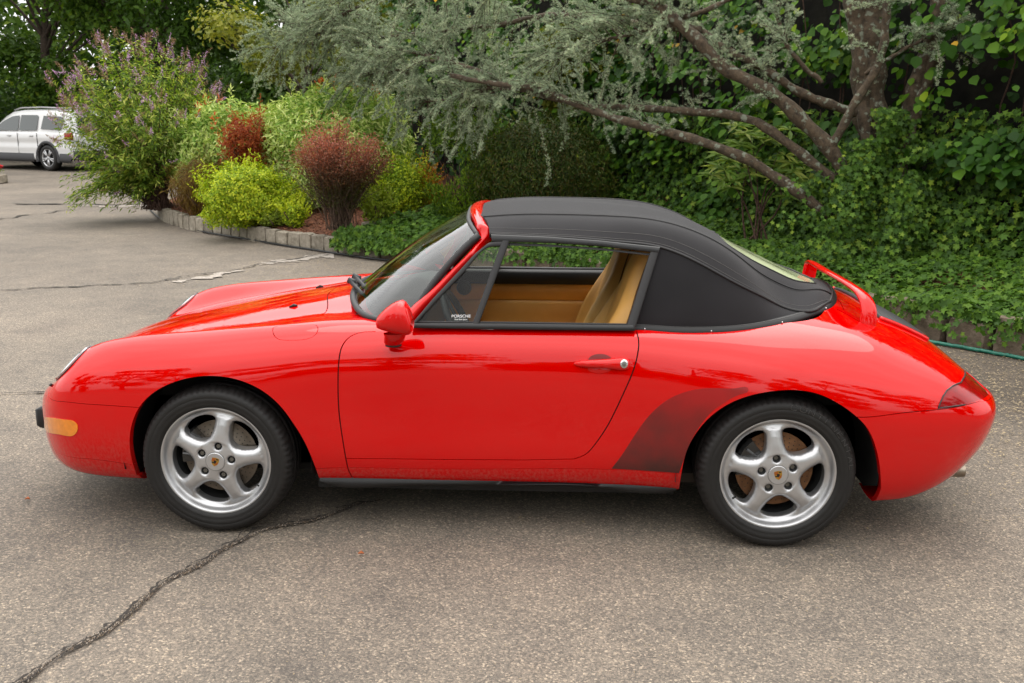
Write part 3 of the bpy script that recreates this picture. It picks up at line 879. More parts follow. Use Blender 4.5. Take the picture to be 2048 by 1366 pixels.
# ============================================================ side window plane, soft top, screens
def sidey(z): return -(.737-(z-.868)*.375)
def sw(px, py, off=0.0):
    """photo point -> point on the (tumbled-in) side window plane, off = outward"""
    d = ray(px, py)
    # y = -(.737-(z-.868)*.375) - off ;  y - .375 z = -.737-.3255 - off
    c0 = CAM[1]-.375*CAM[2]; c1 = d[1]-.375*d[2]
    return CAM + d*((-.737-.375*.868-off-c0)/c1)
def ring_plate(outer, inner, name, mat, parent, o0=.0, o1=.012, closed=True, n=60, **kw):
    A = smooth_line(outer, n) if len(outer) > 2 else densify(outer, 5)
    outer = np.array(outer, float); inner = np.array(inner, float)
    def rs(L, n):
        c = np.r_[0, np.cumsum(np.linalg.norm(np.diff(L, axis=0), axis=1))]; q = np.linspace(0, c[-1], n)
        return np.stack([np.interp(q, c, L[:, 0]), np.interp(q, c, L[:, 1])], 1)
    O = rs(outer, n); I = rs(inner, n)
    G = []
    for o, i in zip(O, I):
        m = (o+i)/2
        G.append([sw(*o, off=o0), sw(*o, off=o1*.7), sw(*(o*.85+i*.15), off=o1), sw(*(o*.15+i*.85), off=o1), sw(*i, off=o1*.7), sw(*i, off=o0)])
    return MB().grid(G).build(name, mat, parent, **kw)

M_fabric = simple('black_canvas', (.0145, .0135, .0150), .88, noise=.10, nscale=7, bump=.10, bscale=500, sheen=.08, spec=.25)
M_piping = simple('black_vinyl_piping', (.011, .0105, .011), .50, spec=.4)
M_stitch = simple('grey_stitching', (.12, .115, .11), .8)
M_chrome = simple('bright_metal', (.6, .6, .6), .18, metal=1.0)

def thin_glass(name, tint, refl=1.0, milk_refl=0.0, milk_refl_col=(.5, .5, .45), rough=0.0, ior=1.5):
    m, N, L, b = new_mat(name)
    N.remove(b); out = N['Material Output']
    tr = N.new('ShaderNodeBsdfTransparent'); tr.inputs[0].default_value = (*tint, 1)
    gl = N.new('ShaderNodeBsdfGlossy'); gl.inputs['Roughness'].default_value = rough
    fr = N.new('ShaderNodeFresnel'); fr.inputs['IOR'].default_value = ior
    mu = N.new('ShaderNodeMath'); mu.operation = 'MULTIPLY'; mu.inputs[1].default_value = refl; mu.use_clamp = True
    L.new(fr.outputs[0], mu.inputs[0])
    mx = N.new('ShaderNodeMixShader'); L.new(mu.outputs[0], mx.inputs[0])
    if milk_refl:
        df = N.new('ShaderNodeBsdfDiffuse'); df.inputs[0].default_value = (*milk_refl_col, 1)
        m2 = N.new('ShaderNodeMixShader'); m2.inputs[0].default_value = milk_refl
        L.new(tr.outputs[0], m2.inputs[1]); L.new(df.outputs[0], m2.inputs[2]); L.new(m2.outputs[0], mx.inputs[1])
    else: L.new(tr.outputs[0], mx.inputs[1])
    L.new(gl.outputs[0], mx.inputs[2]); L.new(mx.outputs[0], out.inputs[0])
    return m
M_glass = thin_glass('window_glass', (.90, .94, .91), .7, ior=1.45)
M_ws = thin_glass('windscreen_glass', (.70, .80, .76), 1.7, ior=1.6)
M_rearwin = thin_glass('rear_window_plastic', (.50, .52, .40), 1.0, .85, (.50, .56, .34), rough=.05)  # milky plastic; its green paints reflected foliage and sky into the colour

def bodyp(x, y, o):
    P, N = B.at(B.px(x, y)); return P[0]+N[0]*o
K0 = [aty(979, 469.5, -.60), aty(1060, 473.5, -.605), aty(1150, 478, -.608), aty(1240, 486, -.612), aty(1318, 496, -.617), aty(1395, 527, -.64), aty(1470, 568, -.63), aty(1535, 600, -.585), bodyp(1585, 627, .012), bodyp(1612, 629, .010), bodyp(1642, 618, .010), bodyp(1660, 607, .010)]
Kend = [(1.40,-.475,.932), (1.455,-.34,.935), (1.487,-.17,.933), (1.497,0,.932)]
K1 = [aty(976, 446, -.50), aty(1060, 446, -.515), aty(1150, 449, -.525), aty(1240, 452, -.53), aty(1310, 458, -.535), aty(1380, 475, -.54), aty(1440, 503, -.54), aty(1500, 548, -.52), aty(1570, 590, -.43), (1.375, -.33, .958), (1.462, -.235, .925)]
K3 = [(-.108,0,1.292), (.0,0,1.303), (.18,0,1.309), (.35,0,1.304), (.56,0,1.289), (.70,0,1.270), (.80,0,1.246), (.90,0,1.208), (1.02,0,1.145), (1.18,0,1.060), (1.35,0,.985), (1.497,0,.937)]
K2 = [(-.100,-.27,1.280), (.0,-.275,1.292), (.18,-.28,1.298), (.35,-.285,1.293), (.56,-.29,1.278), (.70,-.29,1.258), (.80,-.29,1.231), (.90,-.29,1.190), (1.01,-.29,1.132), (1.17,-.29,1.047), (1.335,-.22,.985), (1.492,-.125,.932)]
# the edge follows the fold line and then the base round the back, so the sheet closes on the deck
nU = 90
cK0 = curve3(K0, nU); cK1 = curve3(K1, nU); cK2 = curve3(K2, nU); cK3 = curve3(K3, nU)
nV = 31
GT = np.zeros((nU, nV, 3))
for i in range(nU):
    PP = np.vstack([cK0[i], cK1[i], cK2[i], cK3[i], cK2[i]*[1, -1, 1], cK1[i]*[1, -1, 1]])
    c = np.r_[0, np.cumsum(np.linalg.norm(np.diff(PP, axis=0), axis=1))]
    GT[i] = nspline(c, PP, np.linspace(0, c[3], nV))
GT[:, -1, 1] = 0
TOP = Surf(GT); TOP.tmax = 3
rw = TOP.path(smooth_line([(1470,484),(1500,513),(1540,540),(1590,563),(1622,577)], 12))
def TT(x, t): return TOP.xt(x, t)
ymax_ = TOP.b*(nV-1)
rwp = np.vstack([[TT(.985, 3.0)], [TT(.98, 2.6)], [TT(.985, 2.2)], [TT(1.0, 1.85)], [TT(1.05, 1.62)], [TT(1.15, 1.50)], [TT(1.26, 1.47)], [TT(1.35, 1.60)], [TT(1.405, 1.95)], [TT(1.425, 2.4)], [TT(1.43, 3.0)]])
rwp = curve3(np.c_[rwp, np.zeros(len(rwp))], 70)[:, :2]
rw_poly = np.vstack([rwp, [[rwp[-1][0], ymax_+.01]], [[rwp[0][0], ymax_+.01]]])
roof_tree = bpy.data.objects.new('soft_top', None); C.objects.link(roof_tree); roof_tree.parent = car; roof_tree['label'] = 'black fabric soft top, raised'
tp = cut_sheet(TOP, [], [('rear_window', rw_poly)])
place('canvas', lift(TOP, *tp['rest'], 0, .014), M_fabric, roof_tree, both=True)
place('rear_window', lift(TOP, *tp['rear_window'], -.002, .002), M_rearwin, roof_tree, both=True)
def sheetline(P, N, h, r, name, mat, both=True, n=5):
    b = MB(); b.tube(P+N*h, r, n)
    if both: b.mirror()
    return b.build(name, mat, roof_tree)
P_, N_ = TOP.at(rwp[2:-1]); sheetline(P_, N_, 0, .0045, 'window_binding', M_piping)
# seam over the side of the roof and double stitching beside the fold
for t, nm, r, mt, h in ((1.0, 'seam', .0035, M_piping, .0012), (.27, 'stitching', .0010, M_stitch, .0004), (.93, 'stitching', .0008, M_piping, .0004)):
    L = np.array([[i*TOP.a, t/3*ymax_] for i in np.linspace(0, nU-1, 120)]); P_, N_ = TOP.at(L); sheetline(P_, N_, h, r, nm, mt)
P_, N_ = TOP.at(np.array([[i*TOP.a, .004] for i in np.linspace(0, nU-1, 90)])); sheetline(P_, N_, .001, .0065, 'piping', M_piping)
L = np.array([[i*TOP.a, .10/3*ymax_] for i in np.linspace(0, nU-1, 90)]); P_, N_ = TOP.at(L); sheetline(P_, N_, .0004, .0010, 'stitching', M_stitch)
# side panel between B pillar, fold and base
base_px = smooth_line([(1266,657),(1276,657),(1340,661),(1410,662),(1480,658),(1545,648),(1600,634),(1640,620),(1662,608),(1667,597)], 60)
base_par = []
for p in base_px:
    base_par.append(B.px(*p))
bP, bN = B.at(np.array(base_par))
ntop = 40
nQ = 40
i0 = int(np.argmin(np.abs(cK0[:, 0]-aty(1318, 496, -.617)[0]))); i1 = int(np.argmin(np.abs(cK0[:, 0]-1.36)))
topc = curve3(cK0[i0:i1+1], nQ)
jb = int(np.argmin(np.linalg.norm(bP-topc[-1], axis=1))); botc = curve3(bP[:max(jb, 10)+1], nQ)
GQ = []
for k in range(nQ):
    a_, b_ = topc[k], botc[k]; row = []
    for s_ in np.linspace(0, 1, 12):
        p = a_*(1-s_)+b_*s_; L_ = np.linalg.norm(b_-a_)
        p = p + np.array([0, -1, .35])*(.030*L_*math.sin(math.pi*s_))
        if s_ > .98: p = p + np.array([0, .004, -.01])
        row.append(p)
    GQ.append(row)
def both_sides(name, G, mat, parent, flip=False, **kw):
    MB().grid(G, flip=flip).build(name, mat, parent, **kw)
    G2 = np.array(G, float); G2[..., 1] *= -1
    MB().grid(G2, flip=not flip).build(name, mat, parent, **kw)
both_sides('side_canvas', GQ, M_fabric, roof_tree)
# base welt: a flat padded strip along the body, right round the back
bp2 = np.vstack([bP[:-2], [(1.490,-.145,.925), (1.506,0,.930)]])
bp2 = curve3(bp2, 90)
b = MB(); Gw = []
for i, p in enumerate(bp2):
    nb = np.array([0, -.75, .66]) if i < 45 else np.array([.55*(i-45)/45, -.75*(90-i)/45, .7])
    nb = nb/np.linalg.norm(nb)
    tt = bp2[min(i+1, 89)]-bp2[max(i-1, 0)]; tt = tt/np.linalg.norm(tt)
    w_ = np.cross(tt, nb); w_ = w_/np.linalg.norm(w_)
    if w_[2] < 0: w_ = -w_
    Gw.append([p-w_*.016-nb*.006, p-w_*.014+nb*.004, p-w_*.006+nb*.008, p+w_*.012+nb*.0085, p+w_*.022+nb*.003, p+w_*.026-nb*.01])
both_sides('base_welt', Gw, M_piping, roof_tree)
both_sides('stitching', [[g[3]+np.array([0,-.0003,.0012]), g[3]+(g[4]-g[3])*.12+np.array([0,-.0003,.0012])] for g in Gw], M_stitch, roof_tree)
for k in (3, 20, 40, 60):
    for sgn in (1, -1):
        p = Gw[k][2]; q = p*[1, sgn, 1]
        bm = bmesh.new(); bmesh.ops.create_uvsphere(bm, u_segments=10, v_segments=6, radius=.0042); me = bpy.data.meshes.new('snap'); bm.to_mesh(me); bm.free()
        me.materials.append(M_chrome); o = bpy.data.objects.new('snap', me); C.objects.link(o); o.parent = roof_tree; o.location = q
# B pillar seal and rail above the door window
ring_plate([(1320,497),(1269,661)], [(1301,501),(1252,654)], 'pillar_seal', M_rubber, car, -.01, .010, n=14)
ring_plate([(982,468.5),(1100,473.5),(1200,481),(1320,494)], [(984,484),(1100,486),(1200,492.5),(1316,506)], 'roof_rail', M_blackplastic, car, -.02, .012, n=30)
ring_plate([(1010,485),(1100,489),(1200,496),(1312,508)], [(1016,491),(1100,493.5),(1200,500),(1308,512)], 'rail_seal', M_rubber, car, -.03, -.004, n=30)
far = lambda o: None
# quarter light frame
ring_plate([(824,647),(867,596),(921,538.6),(950,507),(965.5,494.7),(976,486.5),(987.5,482.6),(1020.5,480)], [(836,643),(873,602),(928,545),(954.6,512),(963,503),(972,497),(983,493.5),(1006,492.5)], 'quarterlight_frame', M_rubber, door_near, -.012, .010, n=60)
ring_plate([(1020,481),(957,650)], [(1004,481),(944,650)], 'quarterlight_post', M_rubber, door_near, -.012, .013, n=14)
ring_plate([(822,646),(1000,646.5),(1266,650)], [(822,656),(1000,659),(1270,662)], 'belt_trim', M_blackplastic, door_near, -.01, .014, n=50)
ring_plate([(824,641.5),(1000,643),(1262,647)], [(824,646),(1000,647),(1266,651)], 'belt_seal', M_rubber, door_near, -.02, .004, n=50)
qp = [(836,643),(873,602),(928,545),(954.6,512),(972,497),(1005,492),(946,644)]
MB().add([sw(*p, off=-.002) for p in qp], [tuple(range(7))]).build('quarterlight_glass', M_glass, door_near, smooth=False)
# far side: same trims mirrored, and the far window wound down too
for nm, pts, r in (('belt_trim', [(822,650),(1000,652),(1268,656)], .012), ('roof_rail', [(984,477),(1100,480),(1200,487),(1318,500)], .014), ('pillar_seal', [(1311,499),(1261,658)], .016),
                   ('quarterlight_frame', [(829,645),(870,599),(924,542),(958,504),(976,490),(1012,486)], .009), ('quarterlight_post', [(1012,484),(951,647)], .010)):
    MB().tube([sw(*p)*[1, -1, 1] for p in pts], r, 8).build(nm, M_rubber, car)
MB().add([sw(*p)*[1, -1, 1] for p in qp], [tuple(range(7))]).build('quarterlight_glass', M_glass, car, smooth=False)

# windscreen
WB = [(-.36,-.675,.868), (-.50,-.610,.874), (-.60,-.45,.889), (-.655,-.25,.905), (-.675,0,.914)]
WT = [(-.075,-.565,1.220), (-.112,-.45,1.248), (-.136,-.25,1.266), (-.146,0,1.274)]
def sym(L): return [np.array(p, float) for p in L]+[np.array(p, float)*[1, -1, 1] for p in L[-2::-1]]
wb = curve3(sym(WB), 61); wt = curve3(sym(WT), 61)
GW = []
for i in range(61):
    row = []
    for s_ in np.linspace(0, 1, 14):
        p = wb[i]*(1-s_)+wt[i]*s_; row.append(p+np.array([-.55, 0, .8])*.022*math.sin(math.pi*s_))
    GW.append(row)
GW = np.array(GW)
MB().grid(GW).build('windscreen', M_ws, car)
def rimtube(P, r, name, mat, parent=car, flat=None, n=8): return MB().tube(P, r, n, flat=flat).build(name, mat, parent)
rimtube(GW[:, 0]+np.array([-.006, 0, .002]), .013, 'windscreen_seal', M_rubber)
rimtube(np.vstack([GW[0, ::1]+[.008, -.008, 0]]), .0155, 'windscreen_seal', M_rubber)
rimtube(np.vstack([GW[-1, ::1]+[.006, .010, 0]]), .019, 'windscreen_seal', M_rubber)
rimtube(GW[:, -1], .010, 'windscreen_seal', M_rubber)
# red screen frame: pillar ribbons and header
Lpx = [(812,628),(816,622),(856,585),(900,543),(937,506),(948,490),(952,481.5),(954.5,470),(953,456)]
Rpx = [(822,641),(826,634),(864,591.5),(911,541),(948,502),(960,488),(969,480),(979,471),(978,456)]
n_ = 50
def rs(L, n):
    return curve3(np.c_[np.array(L, float), np.zeros(len(L))], n)[:, :2]
Lc, Rc = rs(Lpx, n_), rs(Rpx, n_)
GP = []
for i in range(n_):
    q = min(1, max(0, (i-n_*.72)/(n_*.28)))
    zl = sw(*Lc[i])
    yl = (sidey(zl[2])+.050)*(1-q)+(-.52)*q; yr = (sidey(zl[2])-.002)*(1-q)+(-.53)*q
    a_ = aty(*Lc[i], yl); c_ = aty(*Rc[i], yr); m = (a_+c_)/2; nn = np.array([-.35, -.8, .35]) if q < .5 else np.array([0, -.35, .9])
    t_ = GP and (a_-np.array(GP[-1][1])) ; 
    GP.append([a_+np.array([.01, .03, -.01]), a_, a_*.75+c_*.25+nn*.010, m+nn*.013, a_*.25+c_*.75+nn*.010, c_, c_+np.array([.01, .03, -.02])])
# carry on across the header to the centre
la, lc = np.array(GP[-1][1]), np.array(GP[-1][5])
ca, cc = np.array([-.150, 0, 1.281]), np.array([-.088, 0, 1.296])
for s_ in np.linspace(.06, 1, 18):
    e = math.sin(s_*math.pi/2)
    a_ = np.array([la[0]+(ca[0]-la[0])*e, la[1]*(1-s_), la[2]+(ca[2]-la[2])*e]); c_ = np.array([lc[0]+(cc[0]-lc[0])*e, lc[1]*(1-s_), lc[2]+(cc[2]-lc[2])*e])
    nn = np.array([-.1, -.1*(1-s_), 1]); m = (a_+c_)/2
    GP.append([a_+np.array([.01, 0, -.02]), a_, a_*.75+c_*.25+nn*.010, m+nn*.012, a_*.25+c_*.75+nn*.010, c_, c_+np.array([0, 0, -.02])])
GP = np.array(GP); GP2 = (GP*[1, -1, 1])[-2::-1]
MB().grid(np.vstack([GP, GP2])).build('windscreen_frame', M_red, car)
# wipers
def wiper(px, y0, y1, z0, blade):
    b = MB()
    base = aty(*px[0], y0); tip = aty(*px[1], y1)
    b.tube([base+[0, 0, .0], base*.5+tip*.5+[-.01, 0, .015], tip], [.009, .007, .005], 6)
    b.build('wiper_arm', M_blackplastic, wp)
    bl = MB(); m = tip
    bl.tube([m+np.array(blade)*-1, m+np.array(blade)], .005, 5); bl.build('wiper_blade', M_rubber, wp)
wp = bpy.data.objects.new('wiper_set', None); C.objects.link(wp); wp.parent = car
for off in (0, 1):
    b = MB()
    A_ = [(699,560),(712,575),(728,590),(742,606),(762,624)] if off == 0 else [(708,552),(722,566),(738,583),(752,598),(768,612)]
    ys_ = (-.16, -.20, -.25, -.30, -.36) if off == 0 else (-.02, -.07, -.12, -.18, -.25)
    P_ = [aty(p[0], p[1], y) for p, y in zip(A_, ys_)]
    b.tube(P_, [.013, .0095, .007, .006, .0045], 6); b.build('wiper_arm', M_blackplastic, wp)
    b = MB(); b.tube([P_[0]+np.array([-.005,0,0]), P_[0]+np.array([.03,-.008,-.012])], .015, 8); b.build('wiper_pivot', M_blackplastic, wp)
    b = MB(); b.tube([p+np.array([.006, .004, -.012]) for p in P_[1:]], .0045, 5); b.build('wiper_blade', M_rubber, wp)
# ============================================================ outside details
# door mirror
def blob(path, radii, flat=1.0, n=20):
    return MB().tube(path, radii, n, flat=flat)
MY = -.87
def mirror_unit(sg):
    # shell: lofted from front nose to the open glass rim, sections (x, centre z, half height, half depth)
    secs = [(750.5,644,652,.010),(752,638,657,.022),(756,632,659.5,.034),(762,626,661.5,.046),(771,617.5,664,.058),(783,609,667,.068),(793,604.5,669,.073),(803,602,670.5,.074),(810,606,671.5,.072),(816,616,671,.068),(820,628,668.5,.063),(823,640,664,.058)]
    G = []
    yc = -.90
    for px, t, bt, dy in secs:
        P0 = aty(px, t, yc); P1 = aty(px, bt, yc); x = (P0[0]+P1[0])/2; zc = (P0[2]+P1[2])/2; hz = abs(P0[2]-P1[2])/2
        ring = []
        for k in range(28):
            q = 2*math.pi*k/28; c, s_ = math.cos(q), math.sin(q)
            ring.append((x-.012*0, (yc+dy*.9*math.copysign(abs(c)**.85, c)+.02)*1.0, zc+hz*math.copysign(abs(s_)**.85, s_)))
        G.append(ring)
    G = np.array(G); G[..., 1] *= sg
    b = MB(); b.grid(G, closed=True, flip=sg < 0)
    b.add(G[0], [tuple(range(28))]); 
    c = G[-1].mean(0); inner = c+(G[-1]-c)*.9+np.array([-.018, 0, 0])
    b.grid(np.array([G[-1], inner]), closed=True, flip=sg < 0); b.add(inner, [tuple(range(28))])
    par = door_near if sg > 0 else door_far
    o = b.build('mirror_shell', M_red, par, angle=50)
    # foot
    P = [aty(786, 660, -.86), aty(784, 672, -.835), aty(784, 684, -.80)]
    P = [p*[1, sg, 1] for p in P]
    G = []
    for px0, px1, py, y, hy in ((766,812,668,-.875,.030),(768,810,674,-.865,.034),(767,808,680,-.85,.036),(767,806,685,-.835,.036),(770,802,689,-.82,.034)):
        A_, B_ = aty(px0, py, y), aty(px1, py, y); cx = (A_[0]+B_[0])/2; hx = (B_[0]-A_[0])/2; z = (A_[2]+B_[2])/2
        G.append([(cx+hx*math.cos(q), (y+hy*math.sin(q)+.01)*sg, z+.0*math.sin(q)) for q in np.linspace(0, 2*math.pi, 24, endpoint=False)])
    b = MB(); b.grid(G, closed=True); b.build('mirror_foot', M_red, par)
    G2 = np.array(G[-1]); c = G2.mean(0)
    b = MB(); b.grid(np.array([G2*1.0, c+(G2-c)*1.03+[0, 0, -.006], c+(G2-c)*.9+[0, .02*sg, -.012]]), closed=True)
    b.build('mirror_gasket', M_rubber, par)
    m = MB(); m.add(inner+np.array([.002, 0, 0]), [tuple(range(28))]); m.build('mirror_glass', M_chrome, par, smooth=False)
mirror_unit(1); mirror_unit(-1)

# door handle: recess patches, handle bar, lock
def on_body(px, py, off=0.0):
    P, N = B.at(B.px(px, py)); return P[0]+N[0]*off, N[0]
def body_patch(poly, off, name, mat, parent, dome=0.0, n=1):
    """small lens-shaped patch lying on the body; dome>0 bulges out, <0 dishes in"""
    P = []; c = np.mean(poly, 0)
    rings = [1.0, .86, .66, .4, .15]
    V = []
    for s_ in rings:
        for p in poly:
            q = c+(np.array(p)-c)*s_; pt, nn = on_body(q[0], q[1]); V.append(pt+nn*(off+dome*(1-s_**2)))
    m = len(poly); b = MB()
    b.grid(np.array(V).reshape(len(rings), m, 3), closed=True); b.add(V[-m:], [tuple(range(m))])
    return b.build(name, mat, parent)
ell2 = lambda cx, cy, rx, ry, n=28: [(cx+rx*math.cos(q), cy+ry*math.sin(q)) for q in np.linspace(0, 2*math.pi, n, endpoint=False)]
M_recess_shade = simple('handle_recess_shading', (.16, .0, .0), .4, coat=.3)  # shade inside the recess painted as a darker red
body_patch(ell2(1200, 721, 24, 13), .0012, 'handle_recess_shading', M_recess_shade, door_near, dome=-.0)
body_patch(ell2(1199, 738, 23, 8.5), .0016, 'handle_recess_shading', M_red, door_near, dome=.003)
b = MB(); G = []
for px, hh, off in ((1148,1.5,.002),(1152,4,.008),(1162,6.5,.016),(1180,8,.024),(1205,9,.026),(1222,10.5,.024),(1233,12,.020),(1245,12.8,.018),(1253,12,.016),(1258,9,.010),(1260,3,.003)):
    row = []
    for q in np.linspace(0, math.pi, 9):
        pt, nn = on_body(px, 727.5+(.6 if px > 1225 else 0)-hh*math.cos(q)); row.append(pt+nn*(off*math.sin(q)**.6+.0005))
    G.append(row)
b.grid(G); hnd = b.build('door_handle', M_red, door_near)
body_patch(ell2(1248, 727.5, 7.6, 8.2), .021, 'lock_bezel', M_chrome, door_near, dome=.004)
body_patch(ell2(1248, 727.5, 4.6, 5.0), .0262, 'lock_barrel', M_bolt, door_near, dome=.001)
# bumperettes
for sg in (1, -1):
    b = MB()
    pA = aty(69, 812, -.33); 
    bm = bmesh.new()
    b.box(pA[0]+.035, pA[0]+.13, -.40, -.27, .300, .405, .016)
    b.v = [(x+(.02 if z > .39 else 0)+(0.012 if z < .31 else 0), y*sg, z) for x, y, z in b.v]
    b.build('bumper_guard', M_blackplastic, fbo)
# rear wing, grille, exhaust
M_wing = M_red
W_ = [(1720,640,-.47),(1716,618,-.468),(1706,596,-.45),(1688,574,-.40),(1668,556,-.28),(1652,546,-.10)]
def wing():
    # centre path in world, from the near foot over the deck; blade section laid along x
    P = [(1.540,-.505,.842), (1.545,-.500,.880), (1.545,-.480,.925), (1.538,-.44,.958), (1.525,-.37,.978), (1.51,-.25,.990), (1.50,-.12,.995), (1.497,0,.996)]
    P = curve3(P+[(x, -y, z) for x, y, z in P[-2::-1]], 60)
    G = []
    for i, p in enumerate(P):
        s_ = abs(p[1])/.505
        ch = .031+.004*s_**4; th = .011
        t = P[min(i+1, 59)]-P[max(i-1, 0)]; t /= np.linalg.norm(t)
        xd = np.array([.97, 0, -.24]); xd = xd-t*(xd@t); xd /= np.linalg.norm(xd)
        nd = np.cross(xd, t); 
        if nd[2] < 0 and abs(nd[2]) > .2: nd = -nd
        G.append([p+xd*ch*math.cos(q)+nd*th*math.sin(q)*(1.0-.35*math.cos(q)) for q in np.linspace(0, 2*math.pi, 16, endpoint=False)])
    return G
MB().grid(wing(), closed=True).build('rear_wing', M_wing, lid)
def deck(x, y, off=0):
    h = B.bvh.ray_cast(Vector((x, -abs(y), 3)), Vector((0, 0, -1)))
    return np.array([x, y, h[0][2]+off])
b = MB(); G = []
fr = [(1.60,.40),(1.66,.42),(1.78,.40),(1.86,.36)]
gx = np.linspace(1.635, 1.868, 22); 
edge_ = lambda x: .37-.07*((x-1.635)/.233)**1.5
G = [[deck(x, y, .004) for y in np.linspace(-edge_(x), edge_(x), 14)] for x in gx]
b.grid(G); b.build('grille_bed', M_crestblk, lid)
for k in range(13):
    x = 1.645+k*.0174; b = MB()
    P = [deck(x, y, .010) for y in np.linspace(-edge_(x)+.006, edge_(x)-.006, 14)]
    b.grid([[p+np.array([-.008, 0, -.006]), p+np.array([-.004, 0, .004]), p+np.array([.006, 0, .005]), p+np.array([.009, 0, -.002])] for p in P]); b.build('grille_slat', M_blackplastic, lid)
P = [deck(x, -edge_(x), .006) for x in gx]+[deck(gx[-1], y, .006) for y in np.linspace(-edge_(gx[-1]), edge_(gx[-1]), 10)]+[deck(x, edge_(x), .006) for x in gx[::-1]]
MB().tube(P, .010, 8).build('grille_surround', M_red, lid)
M_exh = simple('exhaust_steel', (.35, .30, .24), .35, metal=.9, noise=.3, nscale=20)
for sg in (1, -1):
    b = MB(); y = -.50*sg
    b.tube([(1.80, y, .235), (1.93, y, .222), (1.995, y, .222)], .040, 20, cap=False, flat=.8)
    b.tube([(1.995, y, .222), (1.90, y, .224)], .036, 20, cap=False, flat=.8)
    b.build('exhaust_pipe', M_exh, car)
# washer jets, tow eye cap, licence plate lamp strip
for y in (-.22, .22):
    P, N = B.at(B.xt(-.93, 8.0)); p = P[0]*[1, math.copysign(1, y)*-1 if y > 0 else 1, 1]
    MB().tube([p+[-.022, 0, -.002], p+[0, 0, .007], p+[.014, 0, .004]], [.004, .008, .006], 8).build('washer_jet', M_blackplastic, hood)
pt, nn = on_body(104, 771)
MB().tube([pt, pt+nn*.01], .007, 8).build('washer_jet', M_blackplastic, fbo)

# ============================================================ cabin
M_tan = simple('tan_leather', (.70, .37, .095), .42, noise=.10, nscale=6, bump=.12, bscale=350, spec=.4)
M_tanseam = simple('tan_seam', (.14, .06, .014), .7)
M_dash = simple('black_dash', (.014, .014, .015), .55, bump=.15, bscale=600)
M_carpet = simple('dark_carpet', (.03, .022, .016), .95)
cabin = bpy.data.objects.new('cabin_tub', None); C.objects.link(cabin); cabin.parent = car
b = MB(); b.box(-.60, 1.20, -.68, .68, .21, .25); b.box(-.62, -.58, -.66, .66, .25, .84); b.box(.98, 1.02, -.66, .66, .25, .88); b.box(-.5, .98, -.12, .12, .25, .42, .02)
b.build('floor_tub', M_carpet, cabin, smooth=False)
def door_card(sg, parent):
    yy = .655*sg
    # profile down the card, swept along x
    prof = [(.715,.868),(.70,.880),(.672,.880),(.655,.868),(.650,.826),(.657,.806)]
    xs = np.linspace(-.56 if sg > 0 else -.34, .60, 40)
    MB().grid([[(x, sg*y, z) for y, z in prof] for x in xs], flip=sg > 0).build('door_top_pad', M_dash, parent)
    prof2 = [(.662,.808),(.652,.800),(.648,.770),(.648,.725),(.654,.719)]
    MB().grid([[(x, sg*y, z) for y, z in prof2] for x in xs], flip=sg > 0).build('door_card_upper', M_tan, parent)
    prof3 = [(.660,.722),(.640,.716),(.630,.700),(.626,.64),(.622,.60),(.612,.575),(.585,.560),(.578,.545),(.60,.53),(.648,.52),(.65,.30)]
    MB().grid([[(x, sg*(y+(.02*max(0, (x-.42)/.18)**2)), z) for y, z in prof3] for x in xs], flip=sg > 0).build('door_card_lower', M_tan, parent)
door_card(1, door_far); door_card(-1, door_near)
MB().lathe_y([(.040, .012), (.040, -.006), (.034, -.012), (0, -.015)], 28, (-.245, .648, .785)).build('door_speaker', M_crestblk, door_far)

def seat(yc):
    s = bpy.data.objects.new('seat', None); C.objects.link(s); s.parent = car; s.location = (0, yc, 0)
    # backrest with wings and built-in headrest
    H = np.array([0, .10, .25, .42, .55, .66, .75, .84, .93, .985, 1.0]); Wd = np.array([.235, .245, .25, .248, .235, .200, .150, .130, .120, .085, .035])
    Z = .40+.785*H; Xb = .42+.235*H+.03*H**2
    TH = np.array([.12,.12,.12,.12,.12,.12,.125,.13,.11,.06,.02])
    bol = np.array([.09,.11,.125,.115,.075,.035,.018,.010,.006,0,0])
    hh = np.linspace(0, 1, 46); G = []
    for h in hh:
        w = float(pchip(H, Wd, [h])[0]); th = float(pchip(H, TH, [h])[0]); bo = float(pchip(H, bol, [h])[0]); z = .40+.785*h; x = .40+.235*h+.03*h*h
        ring = []
        for q in np.linspace(0, 2*math.pi, 44, endpoint=False):
            c, s_ = math.cos(q), math.sin(q)
            yy = w*math.copysign(abs(c)**.7, c); xx = (th/2)*math.copysign(abs(s_)**.75, s_)
            front_ = max(0, -s_)
            e = abs(yy)/w
            xx -= front_*bo*np.clip((e-.55)/.3, 0, 1)**1.5*(1 if e < .97 else .75)
            xx -= front_*.006*math.exp(-((e-.0)/.4)**2)
            ring.append((x+xx, yy, z+.0))
        G.append(ring)
    b = MB(); b.grid(G, closed=True); b.add(G[-1], [tuple(range(44))]); back = b.build('backrest', M_tan, s)
    # cushion with side wings
    G = []
    for u in np.linspace(0, 1, 22):
        x = -.08+.56*u; row = []
        for v in np.linspace(-1, 1, 27):
            e = abs(v); z = .43-.03*u+.075*np.clip((e-.58)/.25, 0, 1)**1.3-.10*np.clip((e-.93)/.07, 0, 1)-.06*(1-u)**6
            row.append((x, .255*v, z))
        G.append(row)
    b = MB(); b.grid(G, flip=True); b.box(-.06, .46, -.24, .24, .24, .38); b.build('seat_cushion', M_tan, s)
    # stitched seam lines on the wings and headrest
    for sgn in (-1, 1):
        P = []
        for h in np.linspace(.05, .93, 30):
            w = float(pchip(H, Wd, [h])[0]); th = float(pchip(H, TH, [h])[0])
            P.append((.40+.235*h+.03*h*h-th*.06, sgn*(w+.0005), .40+.785*h))
        MB().tube(P, .0034, 5).build('seat_seam', M_tanseam, s)
    return s
seat(-.365); seat(.365)
